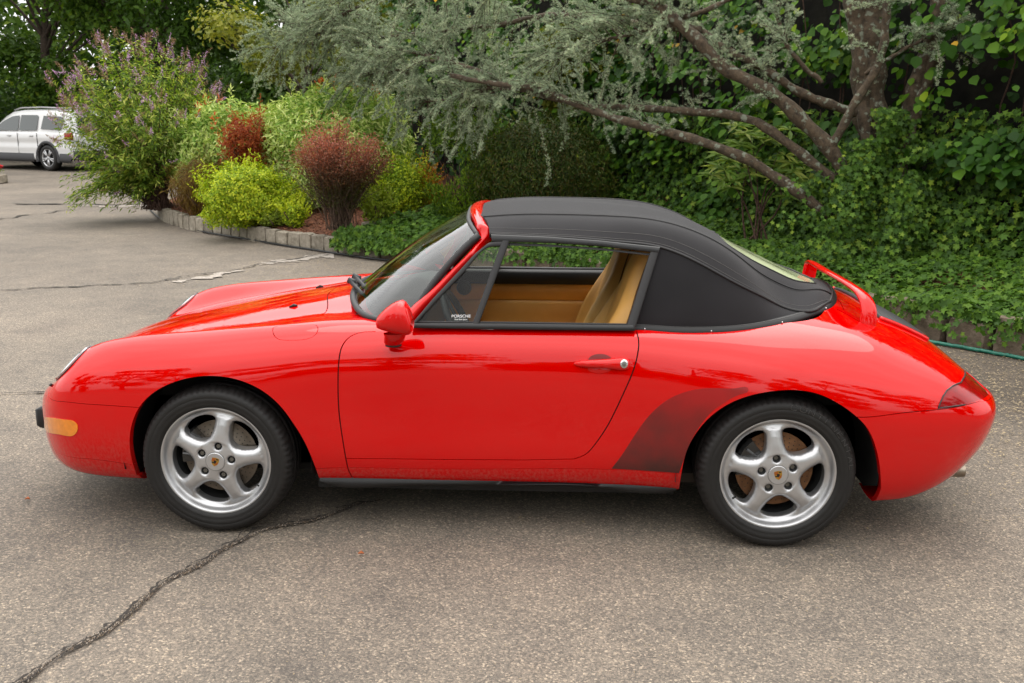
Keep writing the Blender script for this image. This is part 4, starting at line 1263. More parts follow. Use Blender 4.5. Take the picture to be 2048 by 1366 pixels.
b = MB(); b.tube([(.90, .52, .95), (.80, .60, .80), (.70, .62, .60), (.5, .62, .3)], .022, 4, flat=.12); b.build('seat_belt', M_dash, cabin)
b = MB(); b.box(.60, .63, .585, .615, .86, .90, .006); b.build('belt_anchor', M_dash, cabin)
# dashboard
G = []
for y in np.linspace(-.66, .66, 30):
    hood_ = .032*math.exp(-((y+.36)/.17)**4)
    G.append([(-.63, y*.50, .850), (-.55, y*.78, .868), (-.42, y, .878+hood_*.6), (-.33, y, .866+hood_), (-.30, y, .845+hood_*.5), (-.315, y, .80), (-.33, y, .70), (-.36, y, .55), (-.42, y, .42)])
MB().grid(G, flip=True).build('dashboard', M_dash, cabin)
for k in range(16): MB().box(-.60, -.57, -.50+k*.066, -.45+k*.066, .861, .8685).build('defrost_vent', M_crestblk, cabin, smooth=False)
# steering wheel
cw = np.array([-.16, -.36, .775]); ax = np.array([.90, 0, .42]); ax /= np.linalg.norm(ax); u_ = np.array([0, 1, 0]); v_ = np.cross(ax, u_)
sw_ = bpy.data.objects.new('steering_wheel', None); C.objects.link(sw_); sw_.parent = car
P = [cw+.185*(u_*math.cos(q)+v_*math.sin(q)) for q in np.linspace(0, 2*math.pi, 49)]
MB().tube(P, .0155, 10, cap=False).build('wheel_rim', M_dash, sw_)
b = MB(); b.tube([cw-ax*.03, cw+ax*.03], [.075, .06], 16); b.build('hub_pad', M_dash, sw_)
for q in (0, math.pi, -math.pi/2, math.pi/2): MB().tube([cw, cw+.18*(u_*math.cos(q)+v_*math.sin(q))], .016, 6, flat=.5).build('wheel_spoke', M_dash, sw_)
b = MB(); b.tube([cw-ax*.03, cw-ax*.22], .035, 10); b.build('steering_column', M_dash, sw_)
# headliner, rear shelf, interior mirror
GH = GT.copy(); GH = GH + TOP.N*-.022
GH = GH[2:-2, :-1]; GH[..., 1] = np.clip(GH[..., 1], -.6, 0)
GHm = (GH*[1, -1, 1])[:, ::-1]
iu = int(nU*.60)
MB().grid(np.concatenate([GH[:iu], GHm[:iu]], 1)).build('headliner', M_dash, roof_tree)
MB().box(1.0, 1.40, -.5, .5, .84, .87).build('rear_shelf', M_carpet, cabin, smooth=False)
MB().box(-.16, -.14, -.12, .12, 1.135, 1.195, .008).build('rear_view_mirror', M_dash, cabin)
# sticker on the quarter light
def text_mesh(body, size, name, mat, parent, P0, xdir, ydir, font_stretch=1.0, extr=0.0004):
    cu = bpy.data.curves.new(name, 'FONT'); cu.body = body; cu.size = size; cu.extrude = extr; cu.align_x = 'CENTER'
    o = bpy.data.objects.new(name, cu); C.objects.link(o)
    dg = bpy.context.evaluated_depsgraph_get(); me = bpy.data.meshes.new_from_object(o.evaluated_get(dg))
    C.objects.unlink(o); bpy.data.objects.remove(o)
    x = np.array(xdir)/np.linalg.norm(xdir); y = np.array(ydir)/np.linalg.norm(ydir); z = np.cross(x, y)
    for v in me.vertices:
        p = np.array(P0)+x*v.co.x*font_stretch+y*v.co.y+z*v.co.z; v.co = p
    me.materials.clear(); me.materials.append(mat)
    o = bpy.data.objects.new(name, me); C.objects.link(o); o.parent = parent; return o
M_white = simple('white_print', (.8, .8, .8), .6)
x_ = sw(945, 634, .001)-sw(900, 634, .001); y_ = np.array([0, .35, .94])
text_mesh('PORSCHE', .0165, 'sticker_lettering', M_white, door_near, sw(922, 635, .009), x_, y_, 1.08)
text_mesh('Drive Block System', .0088, 'sticker_lettering', M_white, door_near, sw(922, 640.2, .009), x_, y_, .74)
# ============================================================ white suv far left
M_white_paint = simple('white_paint', (.60, .60, .60), .25, coat=1)
M_darkclad = simple('grey_cladding', (.035, .035, .038), .55)
M_dglass = simple('tinted_glass', (.012, .020, .018), .05, coat=1)
M_rail = simple('roof_rail_silver', (.45, .45, .45), .35, metal=.8)
dvec = np.array([-.906, .42]); dvec /= np.linalg.norm(dvec); ang = math.atan2(dvec[1], dvec[0])
nrm = np.array([-dvec[1], dvec[0]])
org = np.array([-14.80, 24.25]) - dvec*1.08 - nrm*.93
suv = empty('parked_suv', (org[0], org[1], 0), ang, 'white five door suv with roof rails and dark lower cladding, half behind the flowering bush', 'suv')
def suv_sec(pts_by_x, name, mat, mirror=True):
    G = [[(x, y, z) for y, z in row] for x, row in pts_by_x]
    b = MB(); b.grid(G)
    m = [[(x, -y, z) for x, y, z in r] for r in G]; b.grid(m, flip=True)
    return b.build(name, mat, suv)
low = []
for x, hw, zb, zt, ins in ((0.0,.78,.42,1.02,.06),(.06,.90,.36,1.06,.03),(.25,.96,.30,1.10,.02),(.8,.99,.27,1.12,.02),(1.6,1.0,.27,1.13,.02),(2.6,1.0,.27,1.12,.02),(3.4,1.0,.27,1.12,.02),(3.9,.99,.27,1.13,.03),(4.5,.95,.28,1.10,.06),(4.85,.86,.32,1.02,.1),(4.98,.70,.40,.90,.1)):
    low.append((x, [(hw-.10, zb), (hw-.015, zb+.07), (hw, zb+.25), (hw+.004, .70), (hw-.012, .80), (hw-.004, .92), (hw-.02, zt-.06), (hw-.05, zt), (hw-.2, zt+.02), (0, zt+.03)]))
# the body shell is cut by its wheel arches
def cutshell():
    X = np.array([r[0] for r in low]); A = np.array([r[1] for r in low])
    xs = np.linspace(0, 4.98, 150); rows = []
    for x in xs:
        rows.append([(x, float(pchip(X, A[:, j, 0], [x])[0]), float(pchip(X, A[:, j, 1], [x])[0])) for j in range(10)])
    R2 = []
    for row in rows:
        P = np.array(row); c = np.r_[0, np.cumsum(np.linalg.norm(np.diff(P[:, 1:], axis=0), axis=1))]
        R2.append(nspline(c, P, np.linspace(0, c[-1], 60)))
    return np.array(R2)
GS = cutshell()
V = GS.reshape(-1, 3); a_, b_ = GS.shape[:2]; F = []
for i in range(a_-1):
    for j in range(b_-1):
        q = [i*b_+j, (i+1)*b_+j, (i+1)*b_+j+1, i*b_+j+1]; c = V[q].mean(0)
        if min(math.hypot(c[0]-1.08, c[2]-.36), math.hypot(c[0]-3.93, c[2]-.36)) < .44: continue
        F.append(q)
for sg in (1,):
    F2 = [[k+len(V) for k in q[::-1]] for q in F]
    mesh_obj('body', np.vstack([V, V*[1, -1, 1]]), F+F2, M_white_paint, suv)
gh = []
for x, hwb, hwt, zb, zt in ((.10,.80,.70,1.04,1.06),(.22,.86,.66,1.08,1.45),(.42,.90,.70,1.10,1.68),(.62,.92,.74,1.11,1.735),(1.2,.93,.76,1.12,1.765),(2.2,.93,.76,1.12,1.765),(2.75,.93,.74,1.12,1.72),(3.1,.93,.72,1.12,1.60),(3.5,.92,.75,1.12,1.36),(3.9,.90,.84,1.11,1.14)):
    gh.append((x, [(hwb, zb-.05), (hwb*.945+.0, zb+(zt-zb)*.3), (hwt+(hwb-hwt)*.25, zb+(zt-zb)*.8), (hwt, zt-.02), (hwt-.1, zt+.015), (0, zt+.035)]))
suv_sec(gh, 'roof_and_pillars', M_white_paint)
def suv_glass(poly, name):
    # poly (x,z) on the near and far greenhouse side
    for sg in (1, -1):
        v = [(x, sg*(.935-(z-1.12)*.27+.022), z) for x, z in poly]
        MB().add(v, [tuple(range(len(v)))]).build(name, M_dglass, suv, smooth=False)
suv_glass([(.50,1.20),(.42,1.52),(.50,1.58),(1.28,1.60),(1.34,1.22)], 'rear_quarter_glass')
suv_glass([(1.52,1.18),(1.50,1.58),(1.56,1.62),(2.28,1.62),(2.30,1.17)], 'rear_door_glass')
suv_glass([(2.36,1.17),(2.36,1.61),(2.68,1.58),(3.10,1.42),(3.50,1.17)], 'front_door_glass')
MB().add([(.02,-.62,1.12),(.02,.62,1.12),(.20,.56,1.56),(.20,-.56,1.56)], [(0,1,2,3)]).build('tailgate_glass', M_dglass, suv, smooth=False)
for sg in (1, -1):
    b = MB(); b.tube([(.55, sg*.68, 1.755), (.75, sg*.70, 1.825), (1.5, sg*.71, 1.845), (2.4, sg*.70, 1.830), (2.75, sg*.68, 1.765)], .024, 6); b.build('roof_rail', M_rail, suv)
    b = MB(); G = []
    for x in np.linspace(.05, 4.8, 60):
        if 0.55 < x < 1.60 or 3.4 < x < 4.45: continue
        G.append((x, [(.90, .25), (1.0, .27), (1.012, .34), (1.010, .50), (.99, .52)]))
    segs = [[g for g in G if g[0] <= .56], [g for g in G if 1.5 < g[0] < 3.45], [g for g in G if g[0] > 4.4]]
    for sgm in segs:
        if len(sgm) < 2: continue
        b = MB(); b.grid([[(x, sg*y, z) for y, z in r] for x, r in sgm], flip=sg < 0); b.build('lower_cladding', M_darkclad, suv)
    for cx in (1.08, 3.93):
        b = MB(); b.grid([[(cx+r*math.cos(q), sg*y, .36+r*math.sin(q)) for r, y in ((.43,.93),(.435,1.008),(.50,1.012),(.52,.99))] for q in np.linspace(R_(-12), R_(192), 30)], flip=sg < 0)
        b.grid([[(cx+.44*math.cos(q), sg*y, .36+.44*math.sin(q)) for y in (.99, .6)] for q in np.linspace(R_(-12), R_(192), 30)], flip=sg > 0); b.build('arch_cladding', M_darkclad, suv)
        w = bpy.data.objects.new('wheel', None); C.objects.link(w); w.parent = suv; w.location = (cx, sg*.985, .385); w.rotation_euler = (0, 0, 0 if sg < 0 else math.pi)
        b = MB(); b.lathe_y([(.245, .03), (.26, .0), (.31, -.012), (.36, .005), (.385, .05), (.385, .20), (.35, .23)], 40); b.build('tyre', M_tyre, w)
        b = MB(); b.lathe_y([(.255, .0), (.245, .0), (.235, .04), (.22, .12)], 40)
        for k in range(10):
            q = R_(36*k+(9 if k % 2 else -9)); c_, s_ = math.cos(q), math.sin(q)
            b.tube([(.04*c_, .02, .04*s_), (.14*c_, .012, .14*s_), (.245*c_, .008, .245*s_)], [.024, .020, .022], 5)
        b.tube([(0, .0, 0), (0, .06, 0)], .055, 14); b.build('rim', M_alloy, w)
        b = MB(); b.lathe_y([(.24, .09), (0, .09)], 24); b.build('brake_backing', M_under, w)
    MB().box(3.42, 3.60, sg*1.02-.09, sg*1.02+.09, 1.14, 1.28, .03).build('wing_mirror', M_white_paint, suv)
    for x in (1.62, 2.62): MB().box(x, x+.16, sg*1.006-.012, sg*1.006+.012, 1.0, 1.03, .006).build('door_handle', M_rail, suv)
    for x in (1.45, 2.32, 3.42): MB().box(x, x+.012, sg*1.0005-.006, sg*1.0005+.006, .5, 1.10).build('door_gap', M_gap, suv, smooth=False)
    MB().box(.0, .30, sg*.935-.05, sg*.935+.05, .92, 1.12, .03).build('taillight', M_redlens, suv)
MB().box(.03, .10, -.80, .80, .45, 1.10, .03).build('tailgate', M_white_paint, suv)
MB().box(-.06, .12, -.90, .90, .36, .60, .04).build('rear_bumper', M_darkclad, suv)
MB().box(.05, 4.9, -.9, .9, .30, .62).build('underbody', M_under, suv, smooth=False)
# ============================================================ ground
def asphalt():
    m, N, L, b = new_mat('asphalt')
    tc = N.new('ShaderNodeTexCoord')
    def nz(scale, det=4, rough=.6):
        n = N.new('ShaderNodeTexNoise'); n.inputs['Scale'].default_value = scale; n.inputs['Detail'].default_value = det; n.inputs['Roughness'].default_value = rough
        L.new(tc.outputs['Object'], n.inputs['Vector']); return n
    def ramp(src, stops):
        r = N.new('ShaderNodeValToRGB'); L.new(src, r.inputs[0])
        e = r.color_ramp.elements
        while len(e) < len(stops): e.new(.5)
        for k, (p, c) in enumerate(stops): e[k].position = p; e[k].color = (*c, 1)
        return r
    def mix(f, A, B_, mode='MIX'):
        x = N.new('ShaderNodeMix'); x.data_type = 'RGBA'; x.blend_type = mode
        if isinstance(f, float): x.inputs['Factor'].default_value = f
        else: L.new(f, x.inputs['Factor'])
        L.new(A, x.inputs['A']); L.new(B_, x.inputs['B']); return x.outputs['Result']
    big = ramp(nz(.55, 5).outputs['Fac'], [(.32, (.115, .102, .087)), (.5, (.160, .141, .118)), (.68, (.200, .175, .145))])
    mid = ramp(nz(3.2, 6, .7).outputs['Fac'], [(.3, (.80, .80, .82)), (.7, (1.14, 1.12, 1.10))])
    c = mix(1.0, big.outputs[0], mid.outputs[0], 'MULTIPLY')
    vor = N.new('ShaderNodeTexVoronoi'); vor.inputs['Scale'].default_value = 145; L.new(tc.outputs['Object'], vor.inputs['Vector'])
    sep = N.new('ShaderNodeSeparateColor'); L.new(vor.outputs['Color'], sep.inputs[0])
    st = ramp(sep.outputs[0], [(.0, (.55, .55, .55)), (.28, (.78, .77, .76)), (.55, (1.0, .98, .96)), (.80, (1.25, 1.2, 1.14)), (.94, (1.8, 1.7, 1.55)), (1.0, (2.4, 2.3, 2.1))])
    vor2 = N.new('ShaderNodeTexVoronoi'); vor2.inputs['Scale'].default_value = 300; L.new(tc.outputs['Object'], vor2.inputs['Vector'])
    sep2 = N.new('ShaderNodeSeparateColor'); L.new(vor2.outputs['Color'], sep2.inputs[0])
    st2 = ramp(sep2.outputs[1], [(.0, (.62, .62, .62)), (.6, (1.0, 1.0, 1.0)), (1.0, (1.6, 1.5, 1.4))])
    c = mix(.85, c, st.outputs[0], 'MULTIPLY'); c = mix(.7, c, st2.outputs[0], 'MULTIPLY')
    # old damp stains
    stn = ramp(nz(1.1, 7, .65).outputs['Fac'], [(.53, (1, 1, 1)), (.70, (.70, .685, .69))])
    c = mix(.8, c, stn.outputs[0], 'MULTIPLY')
    # tree shade painted into the paving colour along the planted bank
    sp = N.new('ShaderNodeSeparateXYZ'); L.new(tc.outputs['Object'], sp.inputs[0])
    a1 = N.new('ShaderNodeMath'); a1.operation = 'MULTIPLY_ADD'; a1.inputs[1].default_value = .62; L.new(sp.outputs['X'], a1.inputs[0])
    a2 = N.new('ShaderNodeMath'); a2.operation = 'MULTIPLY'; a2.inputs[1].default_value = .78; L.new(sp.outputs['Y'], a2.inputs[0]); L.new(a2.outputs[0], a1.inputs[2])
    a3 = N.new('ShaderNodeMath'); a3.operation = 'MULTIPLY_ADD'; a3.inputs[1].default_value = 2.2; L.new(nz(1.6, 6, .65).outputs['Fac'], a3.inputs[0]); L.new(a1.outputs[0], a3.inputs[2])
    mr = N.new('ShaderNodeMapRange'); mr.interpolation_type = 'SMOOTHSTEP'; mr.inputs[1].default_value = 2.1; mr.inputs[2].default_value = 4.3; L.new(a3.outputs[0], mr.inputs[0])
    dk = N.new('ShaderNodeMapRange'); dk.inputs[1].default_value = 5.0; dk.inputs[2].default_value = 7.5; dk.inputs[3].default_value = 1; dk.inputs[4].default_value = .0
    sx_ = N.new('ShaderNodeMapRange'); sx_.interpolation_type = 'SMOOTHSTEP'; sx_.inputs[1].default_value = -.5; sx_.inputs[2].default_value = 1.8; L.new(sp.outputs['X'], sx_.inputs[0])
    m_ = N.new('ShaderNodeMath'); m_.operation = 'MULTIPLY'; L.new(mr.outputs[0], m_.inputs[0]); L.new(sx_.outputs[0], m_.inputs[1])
    bank_shade = ramp(m_.outputs[0], [(0, (1, 1, 1)), (1, (.56, .53, .50))])
    c = mix(1.0, c, bank_shade.outputs[0], 'MULTIPLY')
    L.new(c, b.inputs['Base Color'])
    b.inputs['Roughness'].default_value = .78; b.inputs['Specular IOR Level'].default_value = .35
    bp = N.new('ShaderNodeBump'); bp.inputs['Strength'].default_value = .55; bp.inputs['Distance'].default_value = .004
    L.new(vor.outputs['Distance'], bp.inputs['Height']); L.new(bp.outputs[0], b.inputs['Normal'])
    return m
M_asphalt = asphalt()
# one sheet to the horizon; finely divided close by so the surface is gently uneven
xs = np.r_[-300, -120, -60, np.linspace(-30, 12, 85), 20, 60, 120, 300]; ys = np.r_[-300, -100, -40, np.linspace(-14, 32, 93), 45, 80, 150, 300]
gx, gy = np.meshgrid(xs, ys, indexing='ij')
gz = .006*np.sin(gx*1.7+gy*.6)*np.sin(gy*1.3-gx*.4)*(np.abs(gx) < 30)
gz *= np.clip((np.hypot(gx/2.6, gy/1.6)-1)*1.5, 0, 1)
nx, ny = gx.shape
ii, jj = np.meshgrid(np.arange(nx-1), np.arange(ny-1), indexing='ij')
F = np.stack([ii*ny+jj, (ii+1)*ny+jj, (ii+1)*ny+jj+1, ii*ny+jj+1], -1).reshape(-1, 4)
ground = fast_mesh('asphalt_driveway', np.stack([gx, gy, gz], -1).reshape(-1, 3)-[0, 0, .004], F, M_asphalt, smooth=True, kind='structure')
def gzh(x, y): return 0.003
# cracks: a dark broken core between crumbled lips
M_crack = simple('crack_dark', (.032, .027, .023), .95)
M_crumble = simple('crack_crumbled_edge', (.12, .098, .08), .95, noise=.6, nscale=60, bump=.8, bscale=120)
M_pale = simple('crack_pale_infill', (.34, .30, .26), .9, noise=.35, nscale=40, bump=.5, bscale=100)
def crack(pxs, w, lips=True, name='pavement_crack', mat=None, wj=.6, amp=.012, z=.0045, step=.025):
    P = np.array([atz(a, b)[:2] for a, b in pxs]); P = curve3(np.c_[P, np.zeros(len(P))], max(20, int(np.linalg.norm(np.diff(P, axis=0), axis=1).sum()/step)))[:, :2]
    n = len(P); d = np.gradient(P, axis=0); nr = np.stack([-d[:, 1], d[:, 0]], 1); nr /= np.linalg.norm(nr, axis=1, keepdims=True)
    def walk(s, a):
        r = rng.normal(0, 1, n+40); k = np.exp(-np.linspace(-2, 2, s)**2); r = np.convolve(r, k/k.sum(), 'same')[:n]; return r/(r.std()+1e-9)*a
    P = P+nr*(walk(15, amp)+walk(5, amp*.35))[:, None]
    ww = np.clip(w*(1+walk(5, wj)+walk(13, wj*.5)), w*.15, w*3)
    G = np.stack([np.c_[P+nr*ww[:, None], np.full(n, z)], np.c_[P, np.full(n, z+.0005)], np.c_[P-nr*ww[:, None], np.full(n, z)]], 1)
    g_ = MB(); g_.grid(G); g_.build(name, mat or M_crack, ground, smooth=False)
near_c = [(0,1385),(60,1352),(120,1308),(180,1278),(240,1240),(290,1196),(330,1163),(362,1146),(400,1128),(440,1100),(480,1080),(530,1058),(590,1046),(640,1035),(700,1012),(760,1000)]
crack(near_c, .0032, amp=.009, z=.0085, step=.008, wj=.9)
def granules(pxs, n, spread, shift, seed):
    rr = np.random.default_rng(seed); P = np.array([atz(a, b)[:2] for a, b in pxs]); P = curve3(np.c_[P, np.zeros(len(P))], 300)[:, :2]
    for mat_, nm, k in ((simple('dark_grit', (.035, .03, .026), .95), 'dark_grit', n), (simple('brown_grit', (.13, .095, .065), .95), 'brown_grit', n//2), (simple('pale_grit', (.32, .27, .22), .9), 'pale_grit', n//4)):
        i = rr.integers(0, 300, k); lump_ = .55+.45*np.sin(i*.11+seed)*np.sin(i*.037); q = P[i]+rr.normal(0, 1, (k, 2))*spread*lump_[:, None]+np.array(shift)
        a = rr.uniform(0, 6.28, k); L_ = rr.uniform(.0015, .0048, k); c, s = np.cos(a), np.sin(a); z = .0065+rr.uniform(0, .002, k)
        V = np.stack([np.stack([q[:, 0]+c*L_, q[:, 1]+s*L_, z-.002], 1), np.stack([q[:, 0]-s*L_*.7, q[:, 1]+c*L_*.7, z-.002], 1), np.stack([q[:, 0]-c*L_, q[:, 1]-s*L_, z-.002], 1), np.stack([q[:, 0]+s*L_*.7, q[:, 1]-c*L_*.7, z-.002], 1), np.stack([q[:, 0], q[:, 1], z+L_*.6], 1)], 1).reshape(-1, 3)
        F = (np.array([(0, 1, 4), (1, 2, 4), (2, 3, 4), (3, 0, 4)])[None]+(np.arange(k)*5)[:, None, None]).reshape(-1, 3)
        fast_mesh(nm, V, F, mat_, ground, kind='stuff')
granules(near_c, 2800, .0085, (.008, -.012), 1)
crack(near_c, .0018, amp=.016, z=.0095, name='hairline_crack')

crack([(0,580),(80,577),(150,573),(230,570),(300,565),(380,553),(450,543),(540,525),(600,516),(660,509)], .010, amp=.03, z=.0085)
crack([(350,565),(400,556),(440,548),(480,541)], .055, mat=M_pale, name='pale_infill', z=.0045, amp=.03)
crack([(520,530),(560,524),(600,518),(640,513),(668,512)], .10, mat=M_pale, name='pale_infill', z=.0045, amp=.03)
crack([(0,407),(60,408),(120,408),(200,410),(300,411)], .035, amp=.04, z=.0085, step=.08)
crack([(130,412),(180,411),(230,412),(310,409)], .06, mat=M_pale, name='pale_infill', z=.0045, amp=.05, step=.08)
crack([(0,441),(50,432),(100,425),(180,415)], .020, amp=.05, z=.0085, step=.06)
crack([(-40,789),(0,788),(60,786),(110,784),(200,780)], .006, amp=.01, z=.0085)
# seeds and flakes lying about, thickest beyond the tail
M_seed = simple('pale_seeds', (.31, .24, .14), .8, noise=.3, nscale=20)
def flecks(n, cx, cy, sx, sy, size, mat, label, seed=0, dark=False):
    r = np.random.default_rng(seed)
    x = cx+r.normal(0, sx, n); y = cy+r.normal(0, sy, n)
    a = r.uniform(0, 6.28, n); L_ = size*r.uniform(.5, 1.6, n); w_ = L_*r.uniform(.18, .4, n)
    c, s = np.cos(a), np.sin(a)
    z = .0075+r.uniform(0, .003, n)
    V = np.stack([np.stack([x+c*L_, y+s*L_, z], 1), np.stack([x-s*w_, y+c*w_, z+.002], 1), np.stack([x-c*L_, y-s*L_, z], 1), np.stack([x+s*w_, y-c*w_, z+.001], 1)], 1).reshape(-1, 3)
    F = np.arange(n*4).reshape(-1, 4)
    return fast_mesh('seed_litter', V, F, mat, label=label, cat='litter', kind='stuff')
flecks(8000, 3.3, 1.4, .9, 1.0, .0095, M_seed, 'pale seeds and flakes scattered on the asphalt behind the car', 1)
flecks(2600, -1.5, 6.0, 1.3, .7, .0095, M_seed, 'pale flakes scattered along the hose by the stone kerb', 2)
flecks(1500, .3, -1.2, 1.6, .6, .0035, M_seed, 'tiny pale flecks on the asphalt in front of the car', 3)
M_acorn = simple('acorn_brown', (.35, .09, .02), .5)
for (px, py), lb in (((55,998), 'small orange brown leaf bit on the asphalt left of the front bumper'), ((722,1107), 'small orange brown leaf bit on the asphalt below the door')):
    p = atz(px, py, .008); b = MB(); b.tube([p+[-.012, 0, 0], p+[0, .003, .005], p+[.011, 0, .001]], [.003, .009, .003], 6, flat=.6); b.build('leaf_bit', M_acorn, label=lb, cat='leaf')
p = atz(1958, 641+90, .008)

# ---------- kerb line, bank and bed
KERB = curve3([(-6.95,13.6,0), (-6.72,12.4,0), (-6.29,11.31,0), (-5.61,10.25,0), (-4.96,9.51,0), (-4.44,9.07,0), (-3.93,8.58,0), (-3.37,8.09,0), (-2.88,7.71,0), (-2.42,7.38,0), (-1.65,6.83,0), (-.5,6.05,0), (1.2,4.75,0), (2.4,3.72,0), (3.1,3.02,0), (3.35,2.68,0), (3.7,2.30,0), (4.3,1.75,0), (5.2,1.0,0)], 400)[:, :2]
kd = np.gradient(KERB, axis=0); KN = np.stack([-kd[:, 1], kd[:, 0]], 1); KN /= np.linalg.norm(KN, axis=1, keepdims=True)
if KN[200] @ np.array([.6, .8]) < 0: KN = -KN
KL = np.r_[0, np.cumsum(np.linalg.norm(np.diff(KERB, axis=0), axis=1))]
def kerb_at(s):
    i = np.interp(s, KL, np.arange(400)); i0 = int(min(i, 398)); f = i-i0
    return KERB[i0]*(1-f)+KERB[i0+1]*f, KN[i0]
def bank_z(x, y):
    P = np.stack([np.ravel(x), np.ravel(y)], 1); 
    d2 = ((P[:, None, :]-KERB[None, ::4])**2).sum(2); k = d2.argmin(1)
    sd = ((P-KERB[::4][k])*KN[::4][k]).sum(1)
    z = .19+.13*np.clip(sd, 0, 4)-.02*np.clip(sd-4, 0, 20)+.03*np.sin(P[:, 0]*2.3)*np.sin(P[:, 1]*1.9)*np.clip(sd, 0, 1)
    return z.reshape(np.shape(x)), sd.reshape(np.shape(x))
M_mulch = simple('red_mulch', (.14, .055, .030), .95, noise=.55, nscale=26, bump=1.0, bscale=60)
M_soil = simple('dark_soil', (.05, .035, .022), .95, noise=.5, nscale=12, bump=1.0, bscale=40)
G = []
for k in range(0, 400, 3):
    row = []
    for d in (.13, .3, .6, 1.0, 1.5, 2.2, 3.0, 4.0, 6.0, 9.0):
        p = KERB[k]+KN[k]*d; z = .165+.13*min(d, 4)-.02*max(d-4, 0)+.02*math.sin(k*.7+d*5)*min(1, d); row.append((p[0], p[1], z))
    G.append(row)
MB().grid(G).build('mulch_bed', M_mulch, kind='structure')
r = np.random.default_rng(5)
n = 15000; s_ = r.uniform(1.5, 10.5, n); d_ = r.uniform(.12, 3.2, n)**1.0
pp = np.array([kerb_at(a)[0]+kerb_at(a)[1]*b for a, b in zip(s_, d_)]); zz = .165+.13*d_+.02
a = r.uniform(0, 6.28, n); L_ = r.uniform(.012, .035, n); w_ = L_*r.uniform(.2, .5, n); c, s = np.cos(a), np.sin(a); t = r.uniform(-.02, .02, (n, 2))
V = np.stack([np.stack([pp[:, 0]+c*L_, pp[:, 1]+s*L_, zz+t[:, 0]], 1), np.stack([pp[:, 0]-s*w_, pp[:, 1]+c*w_, zz+.006], 1), np.stack([pp[:, 0]-c*L_, pp[:, 1]-s*L_, zz+t[:, 1]], 1), np.stack([pp[:, 0]+s*w_, pp[:, 1]-c*w_, zz+.002], 1)], 1).reshape(-1, 3)
M_chip = simple('mulch_chip', (.22, .085, .045), .9, noise=.5, nscale=8)
fast_mesh('mulch_chips', V, np.arange(n*4).reshape(-1, 4), M_chip, kind='stuff', label='red brown bark mulch chips covering the planting bed', cat='mulch')
# kerb stones
def stone_mat(name, c):
    m, N, L, b = new_mat(name); tc = N.new('ShaderNodeTexCoord'); oi = N.new('ShaderNodeObjectInfo')
    n1 = N.new('ShaderNodeTexNoise'); n1.inputs['Scale'].default_value = 14; n1.inputs['Detail'].default_value = 8; n1.inputs['Roughness'].default_value = .7
    ad = N.new('ShaderNodeVectorMath'); L.new(tc.outputs['Object'], ad.inputs[0]); L.new(oi.outputs['Random'], ad.inputs[1]); L.new(ad.outputs[0], n1.inputs['Vector'])
    cr = N.new('ShaderNodeValToRGB'); e = cr.color_ramp.elements; e[0].position = .3; e[0].color = (c[0]*.5, c[1]*.48, c[2]*.42, 1); e[1].position = .7; e[1].color = (c[0]*1.25, c[1]*1.25, c[2]*1.25, 1)
    L.new(n1.outputs['Fac'], cr.inputs[0])
    hv = N.new('ShaderNodeHueSaturation'); mr = N.new('ShaderNodeMapRange'); mr.inputs[3].default_value = .72; mr.inputs[4].default_value = 1.18; L.new(oi.outputs['Random'], mr.inputs[0]); L.new(mr.outputs[0], hv.inputs['Value'])
    L.new(cr.outputs[0], hv.inputs['Color']); L.new(hv.outputs[0], b.inputs['Base Color']); b.inputs['Roughness'].default_value = .9
    bp = N.new('ShaderNodeBump'); bp.inputs['Strength'].default_value = .8; bp.inputs['Distance'].default_value = .02; L.new(n1.outputs['Fac'], bp.inputs['Height']); L.new(bp.outputs[0], b.inputs['Normal'])
    return m
M_stone = stone_mat('kerb_granite', (.30, .265, .215)); M_stone2 = stone_mat('old_kerb_stone', (.16, .125, .09))
def stone_mesh(L_, W, H, seed):
    r = random.Random(seed); bm = bmesh.new()
    bmesh.ops.create_cube(bm, size=1, matrix=Matrix.Diagonal((L_, W, H, 1)) @ Matrix.Translation((0, 0, .5)))
    bmesh.ops.subdivide_edges(bm, edges=bm.edges[:], cuts=2, use_grid_fill=True)
    for v in bm.verts:
        e = [abs(v.co.x)/(L_/2), abs(v.co.y)/(W/2), abs(v.co.z-H/2)/(H/2)]
        k = sum(1 for q in e if q > .95)
        if k >= 2: v.co = v.co*1.0+(Vector((0, 0, H/2))-v.co)*(.07 if k == 2 else .13)
        v.co += Vector((r.uniform(-1, 1), r.uniform(-1, 1), r.uniform(-1, 1)))*.006
    me = bpy.data.meshes.new('stone'); bm.to_mesh(me); bm.free(); me.polygons.foreach_set('use_smooth', [False]*len(me.polygons)); return me
kerb = empty('stone_kerb', (-4, 9, 0), 0, 'low kerb of grey granite blocks round the planting bed', 'kerb')
meshes = [stone_mesh(.235, .13, .225, k) for k in range(6)]
for m_ in meshes: m_.materials.append(M_stone)
s_ = .6; k = 0
while s_ < 8.6:
    L_ = random.uniform(.215, .262); p, nn = kerb_at(s_+L_/2); p = p+nn*.065
    o = bpy.data.objects.new('stone', meshes[k % 6]); C.objects.link(o); o.parent = kerb
    q, n2 = kerb_at(s_+L_/2+.05); an = math.atan2((q-kerb_at(s_+L_/2-.05)[0])[1], (q-kerb_at(s_+L_/2-.05)[0])[0])
    o.location = (p[0]+4, p[1]-9, -.02+random.uniform(-.012, .010)); o.rotation_euler = (random.uniform(-.03, .03), random.uniform(-.02, .02), an+random.uniform(-.04, .04)+(math.pi if k % 2 else 0))
    o.scale = (L_/.24, 1, random.uniform(.95, 1.05)); s_ += L_+.008; k += 1
kerb2 = empty('old_stone_edging', (3, 3, 0), 0, 'rough dark stones edging the ivy bank behind the tail', 'kerb')
meshes2 = [stone_mesh(.30, .16, .30, 20+k) for k in range(4)]
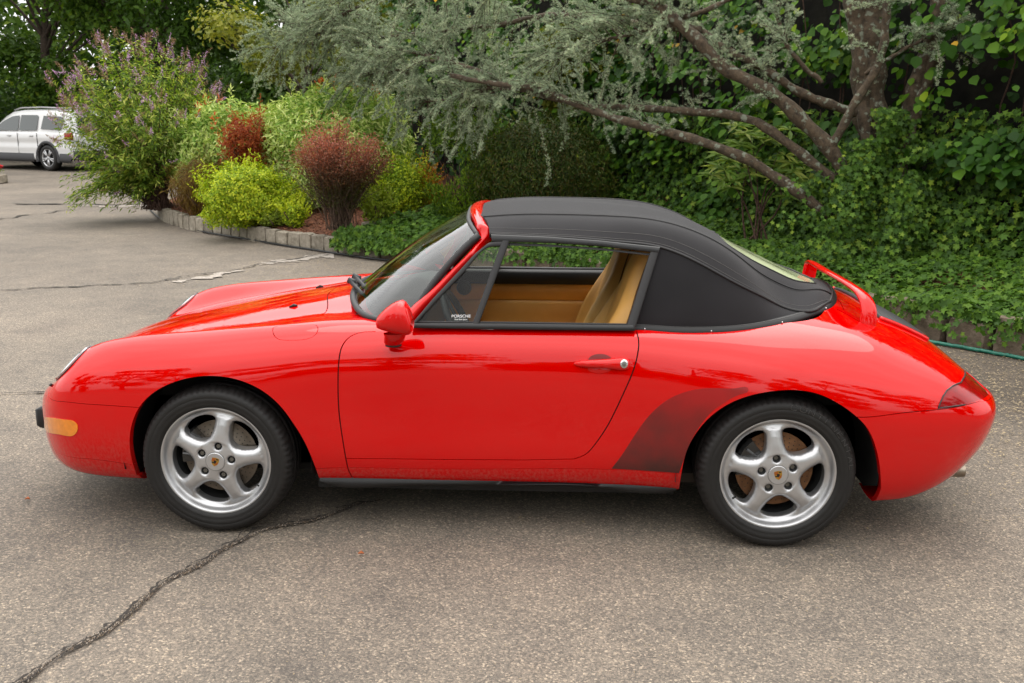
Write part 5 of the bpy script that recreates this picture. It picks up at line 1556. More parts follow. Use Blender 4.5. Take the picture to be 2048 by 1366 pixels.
for m_ in meshes2: m_.materials.append(M_stone2)
s_ = 8.65; k = 0
while s_ < KL[-1]-.3:
    L_ = random.uniform(.24, .38); p, nn = kerb_at(s_+L_/2); p = p+nn*.08
    o = bpy.data.objects.new('stone', meshes2[k % 4]); C.objects.link(o); o.parent = kerb2
    d = kerb_at(s_+L_/2+.05)[0]-kerb_at(s_+L_/2-.05)[0]
    o.location = (p[0]-3, p[1]-3, -.04+random.uniform(-.02, .02)); o.rotation_euler = (random.uniform(-.08, .08), random.uniform(-.05, .05), math.atan2(d[1], d[0])+random.uniform(-.08, .08))
    o.scale = (L_/.31, 1, random.uniform(.85, 1.05)); s_ += L_+.015; k += 1
# hoses
M_hoseb = simple('black_hose', (.012, .012, .013), .45); M_hoseg = simple('green_hose', (.004, .13, .085), .35, coat=.3)
def hose(pxs, r, mat, lab, z=None, ext=[]):
    P = [atz(a, b, r) for a, b in pxs]+[np.array(e) for e in ext]; P = curve3(P, 160)
    w = .012*np.sin(np.arange(160)*.23)+.008*np.sin(np.arange(160)*.61); P[:, 1] += w*.6; P[:, 2] = r+.004
    MB().tube(P, r, 8).build('garden_hose', mat, label=lab, cat='hose')
hose([(300,420),(330,441),(380,457),(440,470),(500,479),(560,490),(620,499),(680,508),(740,517),(800,524)], .013, M_hoseb, 'black hose lying along the foot of the grey stone kerb', ext=[(-.6,6.0,.013),(.6,5.05,.013)])
hose([(1835,677),(1860,684),(1900,691),(1950,700),(2000,709),(2048,718),(2090,727)], .014, M_hoseg, 'green hose lying on the asphalt behind the tail of the red car')
# small rock, garden light stake, far flower bed
def rock(p, sx, sy, sz, seed, name, mat, **kw):
    bm = bmesh.new(); bmesh.ops.create_icosphere(bm, subdivisions=3, radius=1); r = random.Random(seed)
    from mathutils import noise
    for v in bm.verts:
        v.co *= 1+.28*noise.noise(v.co*1.3+Vector((seed, 0, 0)))+.08*noise.noise(v.co*4)
        v.co = Vector((v.co.x*sx, v.co.y*sy, max(v.co.z, -.5)*sz))
    me = bpy.data.meshes.new(name); bm.to_mesh(me); bm.free(); me.materials.append(mat); me.polygons.foreach_set('use_smooth', [True]*len(me.polygons))
    o = bpy.data.objects.new(name, me); C.objects.link(o); o.location = p; return tag(o, **kw)
rock((-2.05, 8.02, .27), .24, .14, .09, 3, 'rock', M_stone, label='flat grey rock half sunk in the mulch beside the ivy', cat='rock')
p = aty(518, 446, 8.75); st_ = MB(); st_.tube([p, p+np.array([-.055, 0, .19])], [.018, .022], 8); st_.build('garden_light_stake', M_dash, label='short dark leaning stake in the mulch between the lime green shrubs', cat='stake')
# ============================================================ planting
LEAF = (np.array([(0,0,0),(-.26,.5,.10),(.26,.5,.10),(0,1,-.06)]), np.array([(0,2,3),(0,3,1)]))
SLIM = (np.array([(0,0,0),(-.13,.45,.05),(.13,.45,.05),(0,1,-.12)]), np.array([(0,2,3),(0,3,1)]))
ROUND = (np.array([(0,0,0),(-.40,.22,.06),(-.44,.60,.04),(0,1.0,-.12),(.44,.60,.04),(.40,.22,.06)]), np.array([(0,5,4),(0,4,3),(0,3,2),(0,2,1)]))
IVY = (np.array([(0,0.05,0),(-.42,.0,.0),(-.30,.34,.05),(-.52,.62,-.03),(-.16,.66,.04),(0,1.05,-.05),(.16,.66,.04),(.52,.62,-.03),(.30,.34,.05),(.42,.0,.0)]),
       np.array([(0,2,1),(0,4,3),(0,3,2),(0,5,4),(0,6,5),(0,7,6),(0,8,7),(0,9,8)]))
BIT = (np.array([(0,0,0),(-.35,.6,.1),(.35,.6,-.1)]), np.array([(0,2,1)]))
def _tuft(n, seed, spread=1.0, w=.06):
    r = np.random.default_rng(seed); V = []; F = []
    for k in range(n):
        d = r.normal(0, 1, 3); d[2] = abs(d[2])*spread+.15; d /= np.linalg.norm(d); s = np.cross(d, r.normal(0, 1, 3)); s /= np.linalg.norm(s)
        b = len(V); L_ = r.uniform(.7, 1.1); V += [tuple(-s*w), tuple(s*w), tuple(d*L_)]; F.append((b, b+1, b+2))
    return np.array(V), np.array(F)
TUFT = _tuft(11, 3)
def rot_frames(nrm, r, spin=None, droop=None):
    """frames whose local z is nrm, local y random or biased along 'droop'"""
    n = len(nrm); nrm = nrm/(np.linalg.norm(nrm, axis=1, keepdims=True)+1e-9)
    y = r.normal(0, 1, (n, 3))
    if droop is not None: y = y*.55+np.asarray(droop)
    y = y-nrm*(y*nrm).sum(1, keepdims=True); y /= np.linalg.norm(y, axis=1, keepdims=True)+1e-9
    return np.cross(y, nrm), y, nrm
def leaves(P, nrm, size, tmpl, r, droop=None, jit=.35):
    Vt, Ft = tmpl; n = len(P)
    X, Y, Z = rot_frames(nrm, r, droop=droop)
    s = size*r.uniform(1-jit, 1+jit, n)
    V = P[:, None, :]+s[:, None, None]*(Vt[None, :, 0:1]*X[:, None]+Vt[None, :, 1:2]*Y[:, None]+Vt[None, :, 2:3]*Z[:, None])
    F = Ft[None]+(np.arange(n)*len(Vt))[:, None, None]
    return V.reshape(-1, 3), F.reshape(-1, Ft.shape[1])
class Leafset:
    def __init__(s): s.V = []; s.F = []; s.A = []; s.n = 0
    def add(s, V, F, a, per): s.V.append(V); s.F.append(F+s.n); s.A.append(np.repeat(a, per)); s.n += len(V); return s
    def put(s, P, nrm, size, tmpl, r, rnd=None, droop=None, jit=.35):
        if len(P) == 0: return s
        V, F = leaves(np.asarray(P), np.asarray(nrm), size, tmpl, r, droop, jit)
        if rnd is None: rnd = r.uniform(0, 1, len(P))
        return s.add(V, F, rnd, len(tmpl[0]))
    def build(s, name, mat, parent=None, **kw):
        return fast_mesh(name, np.concatenate(s.V), np.concatenate(s.F), mat, parent, np.concatenate(s.A), **kw)
def leafmat(name, stops, rough=.45, trans=.35, tcol=None, spec=.4, tint=(1.22, 1.06, .72)):
    spec = spec*.5; rough = max(rough, .48)
    m, N, L, b = new_mat(name); out = N['Material Output']
    stops = [(p, (c[0]*tint[0], c[1]*tint[1], c[2]*tint[2])) for p, c in stops]
    at = N.new('ShaderNodeAttribute'); at.attribute_name = 'rnd'
    cr = N.new('ShaderNodeValToRGB'); L.new(at.outputs['Fac'], cr.inputs[0]); e = cr.color_ramp.elements
    while len(e) < len(stops): e.new(.5)
    for k, (p, c) in enumerate(stops): e[k].position = p; e[k].color = (*c, 1)
    L.new(cr.outputs[0], b.inputs['Base Color']); b.inputs['Roughness'].default_value = rough; b.inputs['Specular IOR Level'].default_value = spec
    tr = N.new('ShaderNodeBsdfTranslucent')
    g = N.new('ShaderNodeMix'); g.data_type = 'RGBA'; g.blend_type = 'MULTIPLY'; g.inputs['Factor'].default_value = 1; g.inputs['B'].default_value = (*(tcol or (1.25, 1.35, .45)), 1)
    L.new(cr.outputs[0], g.inputs['A']); L.new(g.outputs['Result'], tr.inputs[0])
    mx = N.new('ShaderNodeMixShader'); mx.inputs[0].default_value = trans
    L.new(b.outputs[0], mx.inputs[1]); L.new(tr.outputs[0], mx.inputs[2]); L.new(mx.outputs[0], out.inputs[0])
    return m
def bark(name, c, lichen=0.0, scale=18):
    m, N, L, b = new_mat(name); tc = N.new('ShaderNodeTexCoord')
    n1 = N.new('ShaderNodeTexNoise'); n1.inputs['Scale'].default_value = scale; n1.inputs['Detail'].default_value = 8; n1.inputs['Roughness'].default_value = .75; L.new(tc.outputs['Object'], n1.inputs['Vector'])
    cr = N.new('ShaderNodeValToRGB'); e = cr.color_ramp.elements; e[0].position = .35; e[0].color = (c[0]*.3, c[1]*.3, c[2]*.3, 1); e[1].position = .68; e[1].color = (c[0]*1.5, c[1]*1.5, c[2]*1.5, 1); L.new(n1.outputs['Fac'], cr.inputs[0])
    col = cr.outputs[0]
    if lichen:
        n2 = N.new('ShaderNodeTexNoise'); n2.inputs['Scale'].default_value = 17; n2.inputs['Detail'].default_value = 8; L.new(tc.outputs['Object'], n2.inputs['Vector'])
        mr = N.new('ShaderNodeMapRange'); mr.inputs[1].default_value = .57; mr.inputs[2].default_value = .64; mr.inputs[4].default_value = lichen; L.new(n2.outputs['Fac'], mr.inputs[0])
        mx = N.new('ShaderNodeMix'); mx.data_type = 'RGBA'; L.new(mr.outputs[0], mx.inputs['Factor']); L.new(col, mx.inputs['A']); mx.inputs['B'].default_value = (.22, .25, .19, 1); col = mx.outputs['Result']
    L.new(col, b.inputs['Base Color']); b.inputs['Roughness'].default_value = .9
    bp = N.new('ShaderNodeBump'); bp.inputs['Strength'].default_value = 1; bp.inputs['Distance'].default_value = .02; L.new(n1.outputs['Fac'], bp.inputs['Height']); L.new(bp.outputs[0], b.inputs['Normal'])
    return m
M_bark = bark('cedar_bark', (.085, .060, .036), .8); M_bark2 = bark('dark_bark', (.06, .042, .03)); M_twig = bark('twig_bark', (.085, .045, .03), 0, 40)

def lump(P, f, seed):
    """cheap smooth 3d noise in -1..1"""
    r = np.random.default_rng(seed); o = np.zeros(len(P))
    for k in range(6):
        d = r.normal(0, 1, 3); d /= np.linalg.norm(d); o += np.sin(P@d*f*r.uniform(.6, 1.9)+r.uniform(0, 6.28))
    return o/3.2
def ell_pts(n, c, rad, r, shell=.35, zmin=-1.0, lumpy=.12, f=4.0, seed=1, clump=0.0):
    """points through the outer part of a lumpy ellipsoid, with outward normals"""
    d = r.normal(0, 1, (n*2, 3)); d /= np.linalg.norm(d, axis=1, keepdims=True); d = d[d[:, 2] > zmin][:n]
    rr = 1-shell*r.uniform(0, 1, len(d))**1.4
    k = 1+lumpy*lump(d*f, 1.0, seed)+lumpy*.6*lump(d*f*2.7, 1.0, seed+9)
    P = d*rad*(rr*k)[:, None]+c
    if clump > 0:
        keep = lump(P*clump, 1.0, seed+5) > -.35; P, d = P[keep], d[keep]
    nn = d/np.asarray(rad); nn /= np.linalg.norm(nn, axis=1, keepdims=True)
    return P, nn
def shrub_loc(px, py, y):  return aty(px, py, y)
def stems(parent, base, tips, r0, mat, name='stem', bend=.15, seed=0):
    r = np.random.default_rng(seed); b = MB()
    for t in tips:
        base_ = np.array(base)+r.normal(0, .04, 3)*[1, 1, 0]; t = np.array(t); m = (base_+t)/2+r.normal(0, bend, 3)*.5+[0, 0, .08]
        P = curve3([base_, m, t], 7); b.tube(P, list(np.linspace(r0, r0*.3, 7)), 5, cap=False)
    o = b.build(name, mat, parent); o['kind'] = 'stuff'; return o

# ---------- lilac flowering bush at the left
bb = atz(318, 418, .18)
bush = empty('butterfly_bush', tuple(bb), 0, 'tall loose bush with pinkish lilac flower spikes at the left tip of the bed', 'bush')
def local(P, root): return P-np.array(root.location)
def bush_butterfly():
    r = np.random.default_rng(21)
    cen = aty(290, 235, bb[1]); base = bb
    LS = Leafset(); tips = []; FL = []; FLn = []; FLr = []
    nst = 250; rad = np.array([1.34, 1.05, 1.26]); c = aty(282, 240, bb[1])
    stem = MB()
    for k in range(nst):
        d = r.normal(0, 1, 3); d /= np.linalg.norm(d); 
        tip = c+d*rad*r.uniform(.80, 1.08)*np.array([1, 1, 1])
        if tip[2] < .55 and r.uniform() < .6: tip = c+np.array([-abs(d[0])*.7, d[1], abs(d[2])])*rad
        if k < 46: tip = np.array([c[0]+r.uniform(-1.15, .15), c[1]+r.uniform(-.7, .3), r.uniform(.22, .85)])
        mid = base*.45+tip*.55+np.array([0, 0, .30]); P = curve3([base+r.normal(0, .11, 3)*[1, 1, 0], base*.8+tip*.2+[0, 0, .12 if k < 46 else .22], mid, tip], 12)
        stem.tube(local(P, bush), list(np.linspace(.010, .0025, 12)), 4, cap=False)
        nl = 84; t = r.uniform(.35, 1, nl)**.8; Q = np.stack([np.interp(t*11, np.arange(12), P[:, a]) for a in range(3)], 1)+r.normal(0, .045, (nl, 3))
        out = Q-c; out[:, 2] = np.abs(out[:, 2])+.7; out += r.normal(0, .8, out.shape)
        dr = (P[-1]-P[-4])/np.linalg.norm(P[-1]-P[-4])
        LS.put(local(Q, bush), out, .088, SLIM, r, droop=dr*.8+[0, 0, -.3])
        up = (P[-1]-P[-3]); up /= np.linalg.norm(up); up = up+[0, 0, .35]; up /= np.linalg.norm(up)
        for m_ in range(r.integers(2, 6) if tip[2] > 1.2 else r.integers(0, 2)):
            u2 = up+r.normal(0, .25, 3); u2 /= np.linalg.norm(u2); L_ = r.uniform(.09, .20)
            a = np.linspace(0, 1, 30)+r.uniform(0, .02, 30); p = tip+r.normal(0, .03, 3)+u2*(a*L_)[:, None]
            w = .015*(1-.75*a)
            FL.append(p+r.normal(0, 1, (30, 3))*w[:, None]); kind = r.uniform()
            FLr.append(np.full(30, .15 if kind < .60 else .88)+r.uniform(-.14, .14, 30))
    FLp = np.concatenate(FL); FLa = np.concatenate(FLr)
    LS.build('foliage', leafmat('butterfly_leaf', [(0, (.06, .13, .025)), (.45, (.13, .24, .045)), (.8, (.26, .38, .08)), (1, (.42, .48, .18))]), bush, kind='stuff')
    F2 = Leafset(); F2.put(local(FLp, bush), r.normal(0, 1, FLp.shape), .021, LEAF, r, rnd=FLa)
    F2.build('flower_spikes', leafmat('spike', [(0, (.20, .12, .06)), (.32, (.34, .22, .12)), (.6, (.36, .20, .20)), (.8, (.46, .24, .42)), (1, (.62, .40, .60))], trans=.15, tcol=(1, 1, 1), tint=(1, 1, 1)), bush, kind='stuff')
    o = stem.build('stem', M_twig, bush); o['kind'] = 'stuff'
bush_butterfly()

def simple_shrub(name, cpx, y, wpx, ztop, zbot, n, size, tmpl, mat, label, cat='shrub', seed=1, shell=.4, depth=None, lumpy=.14, clump=0.0, droop=None, twigs=14, jit=.35, up=.5, stemmat=None, f=4.0, normal_noise=.5, shoots=46):
    """crown fitted to the photo: px centre and width at depth y, top and bottom heights in metres"""
    sc = FPX/((np.array([0, y, 1.0])-CAM)@FWD)
    c = aty(cpx, 300, y); hw = wpx/2/sc; c = np.array([c[0], y, (ztop+zbot)/2])
    rad = np.array([hw, depth or hw*.8, (ztop-zbot)/2*1.0])
    gz_, _ = bank_z(np.array([c[0]]), np.array([y])); g0 = float(gz_[0])
    root = empty(name, (c[0], c[1], g0), 0, label, cat)
    r = np.random.default_rng(seed)
    P, nn = ell_pts(n, c, rad, r, shell=shell, lumpy=lumpy, seed=seed, clump=clump, f=f)
    P = P[P[:, 2] > g0-.02] if True else P
    nn = nn[:len(P)] if len(nn) != len(P) else nn
    nn = (P-c)/rad**2; nn /= np.linalg.norm(nn, axis=1, keepdims=True)
    N_ = nn+r.normal(0, normal_noise, P.shape)+[0, 0, up]
    LS = Leafset(); patch = .5+.5*lump(P, 3.0, seed+3); rnd = np.clip(r.uniform(0, 1, len(P))*.75+patch*.25, 0, 1)
    LS.put(local(P, root), N_, size, tmpl, r, rnd=rnd, droop=droop if droop is not None else None, jit=jit)
    if shoots:
        sd_, sn = ell_pts(shoots, c, rad*.98, r, shell=.05, lumpy=lumpy, seed=seed, f=f, zmin=-.2)
        for p, q in zip(sd_, sn):
            d = q*.7+np.array([0, 0, .8])+r.normal(0, .3, 3); d /= np.linalg.norm(d); k = 16; L_ = r.uniform(.06, .22)*(1+hw*.3)
            t = np.linspace(-.1, 1, k)[:, None]; Q = p+d*t*L_+r.normal(0, size*.15, (k, 3)); LS.put(local(Q, root), r.normal(0, .7, (k, 3))+[0, -.3, .5], size*.9, tmpl, r, rnd=np.clip(r.normal(.75, .15, k), 0, 1), droop=d*1.2)
    LS.build('foliage', mat, root, kind='stuff')
    if twigs:
        tp, _ = ell_pts(twigs, c, rad*.85, r, shell=.3, zmin=-.3)
        stems(root, (0, 0, 0), local(tp, root), .012, stemmat or M_twig, seed=seed)
    return root, c, rad
# variegated pale green mounds
m_var = leafmat('pale_leaf', [(0, (.07, .17, .03)), (.22, (.20, .35, .06)), (.55, (.48, .58, .17)), (1, (.72, .76, .38))], rough=.35, tcol=(1.1, 1.2, .6), tint=(1.04, 1.03, 1.0))
m_red_tip = leafmat('red_tip', [(0, (.45, .10, .05)), (1, (.60, .20, .10))], tcol=(1.2, .8, .5))
for nm, cx, y, w, zt, zb, sd, lb in (('pale_shrub', 680, 10.0, 320, 2.06, .2, 31, 'largest pale green rounded shrub with a few red shoots behind the dark red barberry'), ('pale_shrub', 465, 10.9, 225, 1.86, .2, 32, 'smaller pale green shrub between the flowering bush and the big pale mound')):
    root, c, rad = simple_shrub(nm, cx, y, w, zt, zb, 36000 if w > 250 else 22000, .092, SLIM, m_var, lb, seed=sd, shell=.45, lumpy=.16, up=.25, normal_noise=.7, droop=None)
    r = np.random.default_rng(sd); F2 = Leafset()
    for k in range(7):
        d = r.normal(0, 1, 3); d[2] = abs(d[2])+.8; d /= np.linalg.norm(d); tp = c+d*rad*1.0
        q = tp+np.array([0, 0, 1])*np.linspace(-.05, .16, 16)[:, None]+r.normal(0, .015, (16, 3)); F2.put(local(q, root), r.normal(0, .5, (16, 3))+[0, -1, 0], .07, SLIM, r, droop=(0, 0, 1))
    F2.build('red_shoots', m_red_tip, root, kind='stuff')
# japanese maple, reddish
simple_shrub('red_maple', 496, 9.65, 92, 1.62, .85, 5200, .055, SLIM, leafmat('rust_leaf', [(0, (.12, .022, .010)), (.6, (.30, .07, .02)), (1, (.42, .13, .04))], tcol=(1.4, .7, .3), tint=(1.1, 1.1, 1)), 'small rust red lace leaved maple in front of the pale mounds', 'small tree', seed=41, lumpy=.42, up=.2)
# brown thread leaf mound
simple_shrub('weeping_mound', 405, 10.0, 130, 1.02, .18, 9000, .11, (np.array([(0,0,0),(.045,.5,.0),(0,1,-.1)]), np.array([(0,1,2)])), leafmat('thread_leaf', [(0, (.05, .03, .012)), (.5, (.12, .075, .022)), (1, (.17, .14, .04))]), 'brownish weeping thread leaved mound at the kerb corner', seed=42, droop=(0, -.2, -1.1), up=.3)
# yellow green spireas
m_lime = leafmat('lime_leaf', [(0, (.07, .15, .012)), (.4, (.22, .32, .02)), (.75, (.44, .50, .03)), (1, (.60, .60, .06))], tcol=(1.15, 1.15, .4), tint=(1.08, 1.12, .9))
simple_shrub('lime_shrub', 490, 8.75, 195, 1.05, .12, 26000, .040, LEAF, m_lime, 'largest lime green rounded shrub spilling over the stone kerb', seed=51, shell=.75, lumpy=.24, up=.5, clump=0)
simple_shrub('lime_shrub', 795, 9.0, 105, 1.05, .18, 12500, .036, LEAF, m_lime, 'lime green shrub right of the dark red barberry', seed=52, shell=.7, lumpy=.26, clump=0)
simple_shrub('lime_shrub', 583, 8.35, 48, .50, .22, 1500, .036, LEAF, m_lime, 'smallest lime green tuft on the mulch left of the barberry stems', seed=53, twigs=6)
simple_shrub('leafy_seedling', 752, 8.1, 62, .68, .26, 700, .055, LEAF, leafmat('mid_leaf', [(0, (.08, .17, .02)), (1, (.26, .36, .05))]), 'thin light green leafy seedling right of the barberry stems', 'plant', seed=54, twigs=9, lumpy=.3)
simple_shrub('orange_shrub', 845, 9.35, 70, .98, .2, 5200, .034, LEAF, leafmat('orange_leaf', [(0, (.10, .12, .015)), (.5, (.30, .20, .02)), (1, (.50, .20, .03))], tcol=(1.2, .9, .4)), 'yellow and orange tinted shrub at the left foot of the dark evergreen', seed=55, clump=5)
simple_shrub('low_groundplant', 540, 8.55, 70, .42, .2, 1500, .04, LEAF, leafmat('low_leaf', [(0, (.06, .13, .02)), (1, (.20, .28, .04))]), 'low green plant between the stake and the lime tuft', 'plant', seed=56, twigs=5)
# barberry: vase of stems with a dark red crown
def barberry():
    r = np.random.default_rng(61); y = 7.95; base = np.array([*atz(682, 459, .27)[:2], .27]); c = aty(672, 318, base[1]); c = np.array([c[0], base[1], 1.08])
    root = empty('barberry', tuple(base), 0, 'dark red barberry with a broad feathery crown on a fan of bare stems', 'shrub')
    LS = Leafset(); st = MB()
    for k in range(150):
        a = r.uniform(0, 6.28); q = r.uniform(0, 1)**.6; tip = np.array([c[0]+.70*q*math.cos(a), c[1]+.6*q*math.sin(a), 1.16+.44*math.sqrt(max(0, 1-q*q))*r.uniform(.4, 1.15)-.12*q])
        b0 = base+np.array([r.normal(0, .07), r.normal(0, .06), 0]); m = b0*.5+tip*.5; m[:2] = b0[:2]*.62+tip[:2]*.38
        P = curve3([b0, m, tip], 12); st.tube(local(P, root), list(np.linspace(.0065, .002, 12)), 4, cap=False)
        n = 150; t = r.uniform(.16, 1, n)**.60; Q = np.stack([np.interp(t*11, np.arange(12), P[:, i]) for i in range(3)], 1)+r.normal(0, .055, (n, 3))
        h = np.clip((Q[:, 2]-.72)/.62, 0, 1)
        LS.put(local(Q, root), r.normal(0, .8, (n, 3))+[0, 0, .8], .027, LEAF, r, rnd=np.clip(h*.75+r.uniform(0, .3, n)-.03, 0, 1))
    for k in range(60):
        a = r.uniform(0, 6.28); rr_ = r.uniform(.2, .55); p0 = base+np.array([r.normal(0, .08), r.normal(0, .07), 0]); tip = np.array([base[0]+rr_*math.cos(a), base[1]+rr_*math.sin(a), r.uniform(.75, 1.2)])
        st.tube(local(curve3([p0, p0*.55+tip*.45+[0, 0, .1], tip], 8), root), list(np.linspace(.006, .002, 8)), 4, cap=False)
    o = st.build('stem', bark('barberry_stem', (.12, .075, .05), 0, 40), root); o['kind'] = 'stuff'
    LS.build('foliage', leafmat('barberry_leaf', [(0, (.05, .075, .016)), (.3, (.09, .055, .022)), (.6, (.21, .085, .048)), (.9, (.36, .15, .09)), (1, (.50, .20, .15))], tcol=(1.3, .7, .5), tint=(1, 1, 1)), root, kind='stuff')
barberry()
# dark evergreen screens in front of the vine wall
m_ever = leafmat('evergreen_leaf', [(0, (.016, .034, .008)), (.5, (.035, .075, .014)), (.72, (.075, .060, .022)), (.9, (.075, .14, .02)), (1, (.17, .25, .03))], rough=.5, trans=.15)
m_ever2 = leafmat('evergreen_bright', [(0, (.02, .06, .008)), (.5, (.07, .15, .015)), (1, (.20, .33, .03))], rough=.5, trans=.25)
simple_shrub('conical_evergreen', 930, 8.3, 165, 1.86, .22, 15000, .055, SLIM, m_ever2, 'brighter green conical evergreen at the left end of the dark hedge', 'evergreen', seed=71, shell=.35, lumpy=.14, droop=(0, 0, .9), up=.0, clump=4.5)
simple_shrub('dark_evergreen', 1085, 8.1, 290, 1.66, .15, 26000, .050, SLIM, m_ever, 'broad dark evergreen shrub behind the front of the soft top', 'evergreen', seed=72, shell=.35, lumpy=.10, depth=.8, droop=(0, 0, .9), up=.0, clump=0)

# ---------- ivy on the bank
m_ivy = leafmat('ivy_leaf', [(0, (.018, .052, .010)), (.5, (.050, .125, .020)), (.88, (.085, .175, .028)), (1, (.17, .27, .04))], rough=.5, trans=.2, spec=.3)
def ivy_bank(n, s0, s1, d0, d1, size, seed, label, spill=.18, hmax=.13):
    r = np.random.default_rng(seed); s = r.uniform(s0, s1, n); d = d0+(d1-d0)*r.uniform(0, 1, n)
    K = np.array([kerb_at(a)[0] for a in np.linspace(s0, s1, 300)]); KNn = np.array([kerb_at(a)[1] for a in np.linspace(s0, s1, 300)])
    i = np.clip(((s-s0)/(s1-s0)*299).astype(int), 0, 299); P2 = K[i]+KNn[i]*d[:, None]
    z = np.where(d > 0, .19+.13*np.clip(d, 0, 4), .20+d*1.1)
    h = hmax*(.5+.5*lump(np.c_[P2, np.zeros(n)], 4.0, seed))*r.uniform(.2, 1, n)+.02
    P = np.c_[P2, np.maximum(z+h, .02)]
    N_ = np.c_[-KNn[i]*np.where(d < .1, 1.1, .35)[:, None], np.where(d < .1, .35, 1.0)]+r.normal(0, .38, (n, 3))
    tone = np.clip(r.uniform(0, 1, n)**1.3*.8+.2*(.5+.5*lump(P, 2.2, seed+2)), 0, 1)
    LS = Leafset(); LS.put(P, N_, size, IVY, r, rnd=tone, droop=(0, -.3, -.25))
    return LS.build('ivy_groundcover', m_ivy, label=label, cat='ivy', kind='stuff')
s_a = KL[int(np.argmin(np.hypot(KERB[:, 0]+2.45, KERB[:, 1]-7.4)))]
ivy_bank(34000, s_a, KL[-1], -.02, 2.3, .058, 81, 'dense green ivy covering the bank between the kerb and the vine hedge')
ivy_bank(1700, s_a, s_a+1.9, -.14, .10, .060, 82, 'ivy trailing down over the kerb stones left of the windscreen')
ivy_bank(900, 9.6, KL[-1], -.13, .05, .050, 83, 'ivy trailing over the rough edging stones behind the tail')
# ---------- vine wall
m_vine = leafmat('vine_leaf', [(0, (.010, .040, .005)), (.45, (.030, .100, .009)), (.82, (.095, .22, .018)), (.96, (.24, .37, .03)), (1, (.50, .34, .05))], rough=.45, trans=.25, spec=.35)
wall_pts = curve3([(-2.6,12.4,0), (-1.0,10.9,0), (.7,9.2,0), (2.2,7.3,0), (3.6,5.65,0), (4.7,4.35,0), (5.7,3.2,0), (6.8,1.9,0)], 200)[:, :2]
wd = np.gradient(wall_pts, axis=0); wn = np.stack([wd[:, 1], -wd[:, 0]], 1); wn /= np.linalg.norm(wn, axis=1, keepdims=True)
if wn[100] @ np.array([-.6, -.8]) < 0: wn = -wn
WL = np.r_[0, np.cumsum(np.linalg.norm(np.diff(wall_pts, axis=0), axis=1))]
hedge = empty('vine_hedge', (3, 6, .4), 0, 'tall dark hedge wall overgrown with round leaved vine and ivy', 'hedge')
def vine_wall():
    r = np.random.default_rng(91); LS = Leafset()
    def at(s, z, off):
        i = np.interp(s, WL, np.arange(200)); i0 = np.clip(i.astype(int), 0, 198); f = (i-i0)[:, None]
        p = wall_pts[i0]*(1-f)+wall_pts[i0+1]*f+wn[i0]*off[:, None]; return np.c_[p, z], np.c_[wn[i0], np.zeros(len(s))]
    # inner sparse layer
    n = 3600; P, N_ = at(r.uniform(0, WL[-1], n), r.uniform(.3, 4.4, n), r.uniform(-.35, .02, n)); LS.put(local(P, hedge), N_+r.normal(0, .6, P.shape)+[0, 0, .3], .085, ROUND, r, rnd=r.uniform(0, .4, n), droop=(0, 0, -.9))
    # hanging sprays
    for k in range(330):
        s = r.uniform(0, WL[-1]); z = r.uniform(.5, 4.4); off = r.uniform(.05, .45)
        m = r.integers(26, 60); L_ = r.uniform(.25, .6); t = r.uniform(0, 1, m)
        P, N_ = at(np.clip(s+r.normal(0, .20, m), 0, WL[-1]), z-t*L_*.7+r.normal(0, .06, m), off+.12*t+r.normal(0, .06, m))
        tone = np.clip(r.uniform(.1, .72)+r.normal(0, .16, m), 0, .94); tone[r.uniform(0, 1, m) < .006] = 1
        LS.put(local(P, hedge), N_*.9+r.normal(0, .32, P.shape)+[0, 0, .75], r.uniform(.075, .105), ROUND, r, rnd=tone, droop=(-.2, -.3, -.8))
    LS.build('vine_leaves', m_vine, hedge, kind='stuff')
    # ivy sleeve round the trunks and the lower right of the wall
    L2 = Leafset(); n = 20000; s = r.uniform(WL[-1]*.18, WL[-1], n); z = .40+r.uniform(0, 1, n)**1.5*1.35; off = .20+.30*np.clip(1-(z-.4)/.8, 0, 1)+r.normal(0, .07, n)
    P, N_ = at(s, z, off); L2.put(local(P, hedge), N_+r.normal(0, .35, P.shape)+[0, 0, .55], .062, IVY, r, rnd=r.uniform(0, 1, n)**1.5, droop=(0, -.2, -.7))
    L2.build('ivy_leaves', m_ivy, hedge, kind='stuff')
    b = MB()
    for k in range(70):
        s = r.uniform(0, WL[-1]); i = int(np.interp(s, WL, np.arange(200))); p = wall_pts[i]+wn[i]*r.uniform(-.2, .2); zt = r.uniform(1.5, 4.4)
        P = [(p[0]+r.normal(0, .04), p[1]+r.normal(0, .04), z) for z in np.linspace(.3, zt, 7)]; b.tube(local(curve3(P, 16), hedge), .008, 4, cap=False)
    b.build('vine_stems', M_twig, hedge, kind='stuff')
    # dark backing sheet added behind the leaves so gaps read as shade
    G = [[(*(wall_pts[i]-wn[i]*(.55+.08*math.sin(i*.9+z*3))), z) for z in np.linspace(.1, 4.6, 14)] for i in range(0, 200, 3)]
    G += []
    b = MB(); b.grid(local(np.array(G), hedge)); b.grid(local(np.array([[g[-1], (g[-1][0]+1.1, g[-1][1]+1.4, 4.7), (g[-1][0]+1.2, g[-1][1]+1.5, .1)] for g in G]), hedge)); b.build('dark_backing', simple('dark_backing', (.010, .009, .006), .95, noise=.7, nscale=5, bump=1, bscale=12), hedge)
vine_wall()
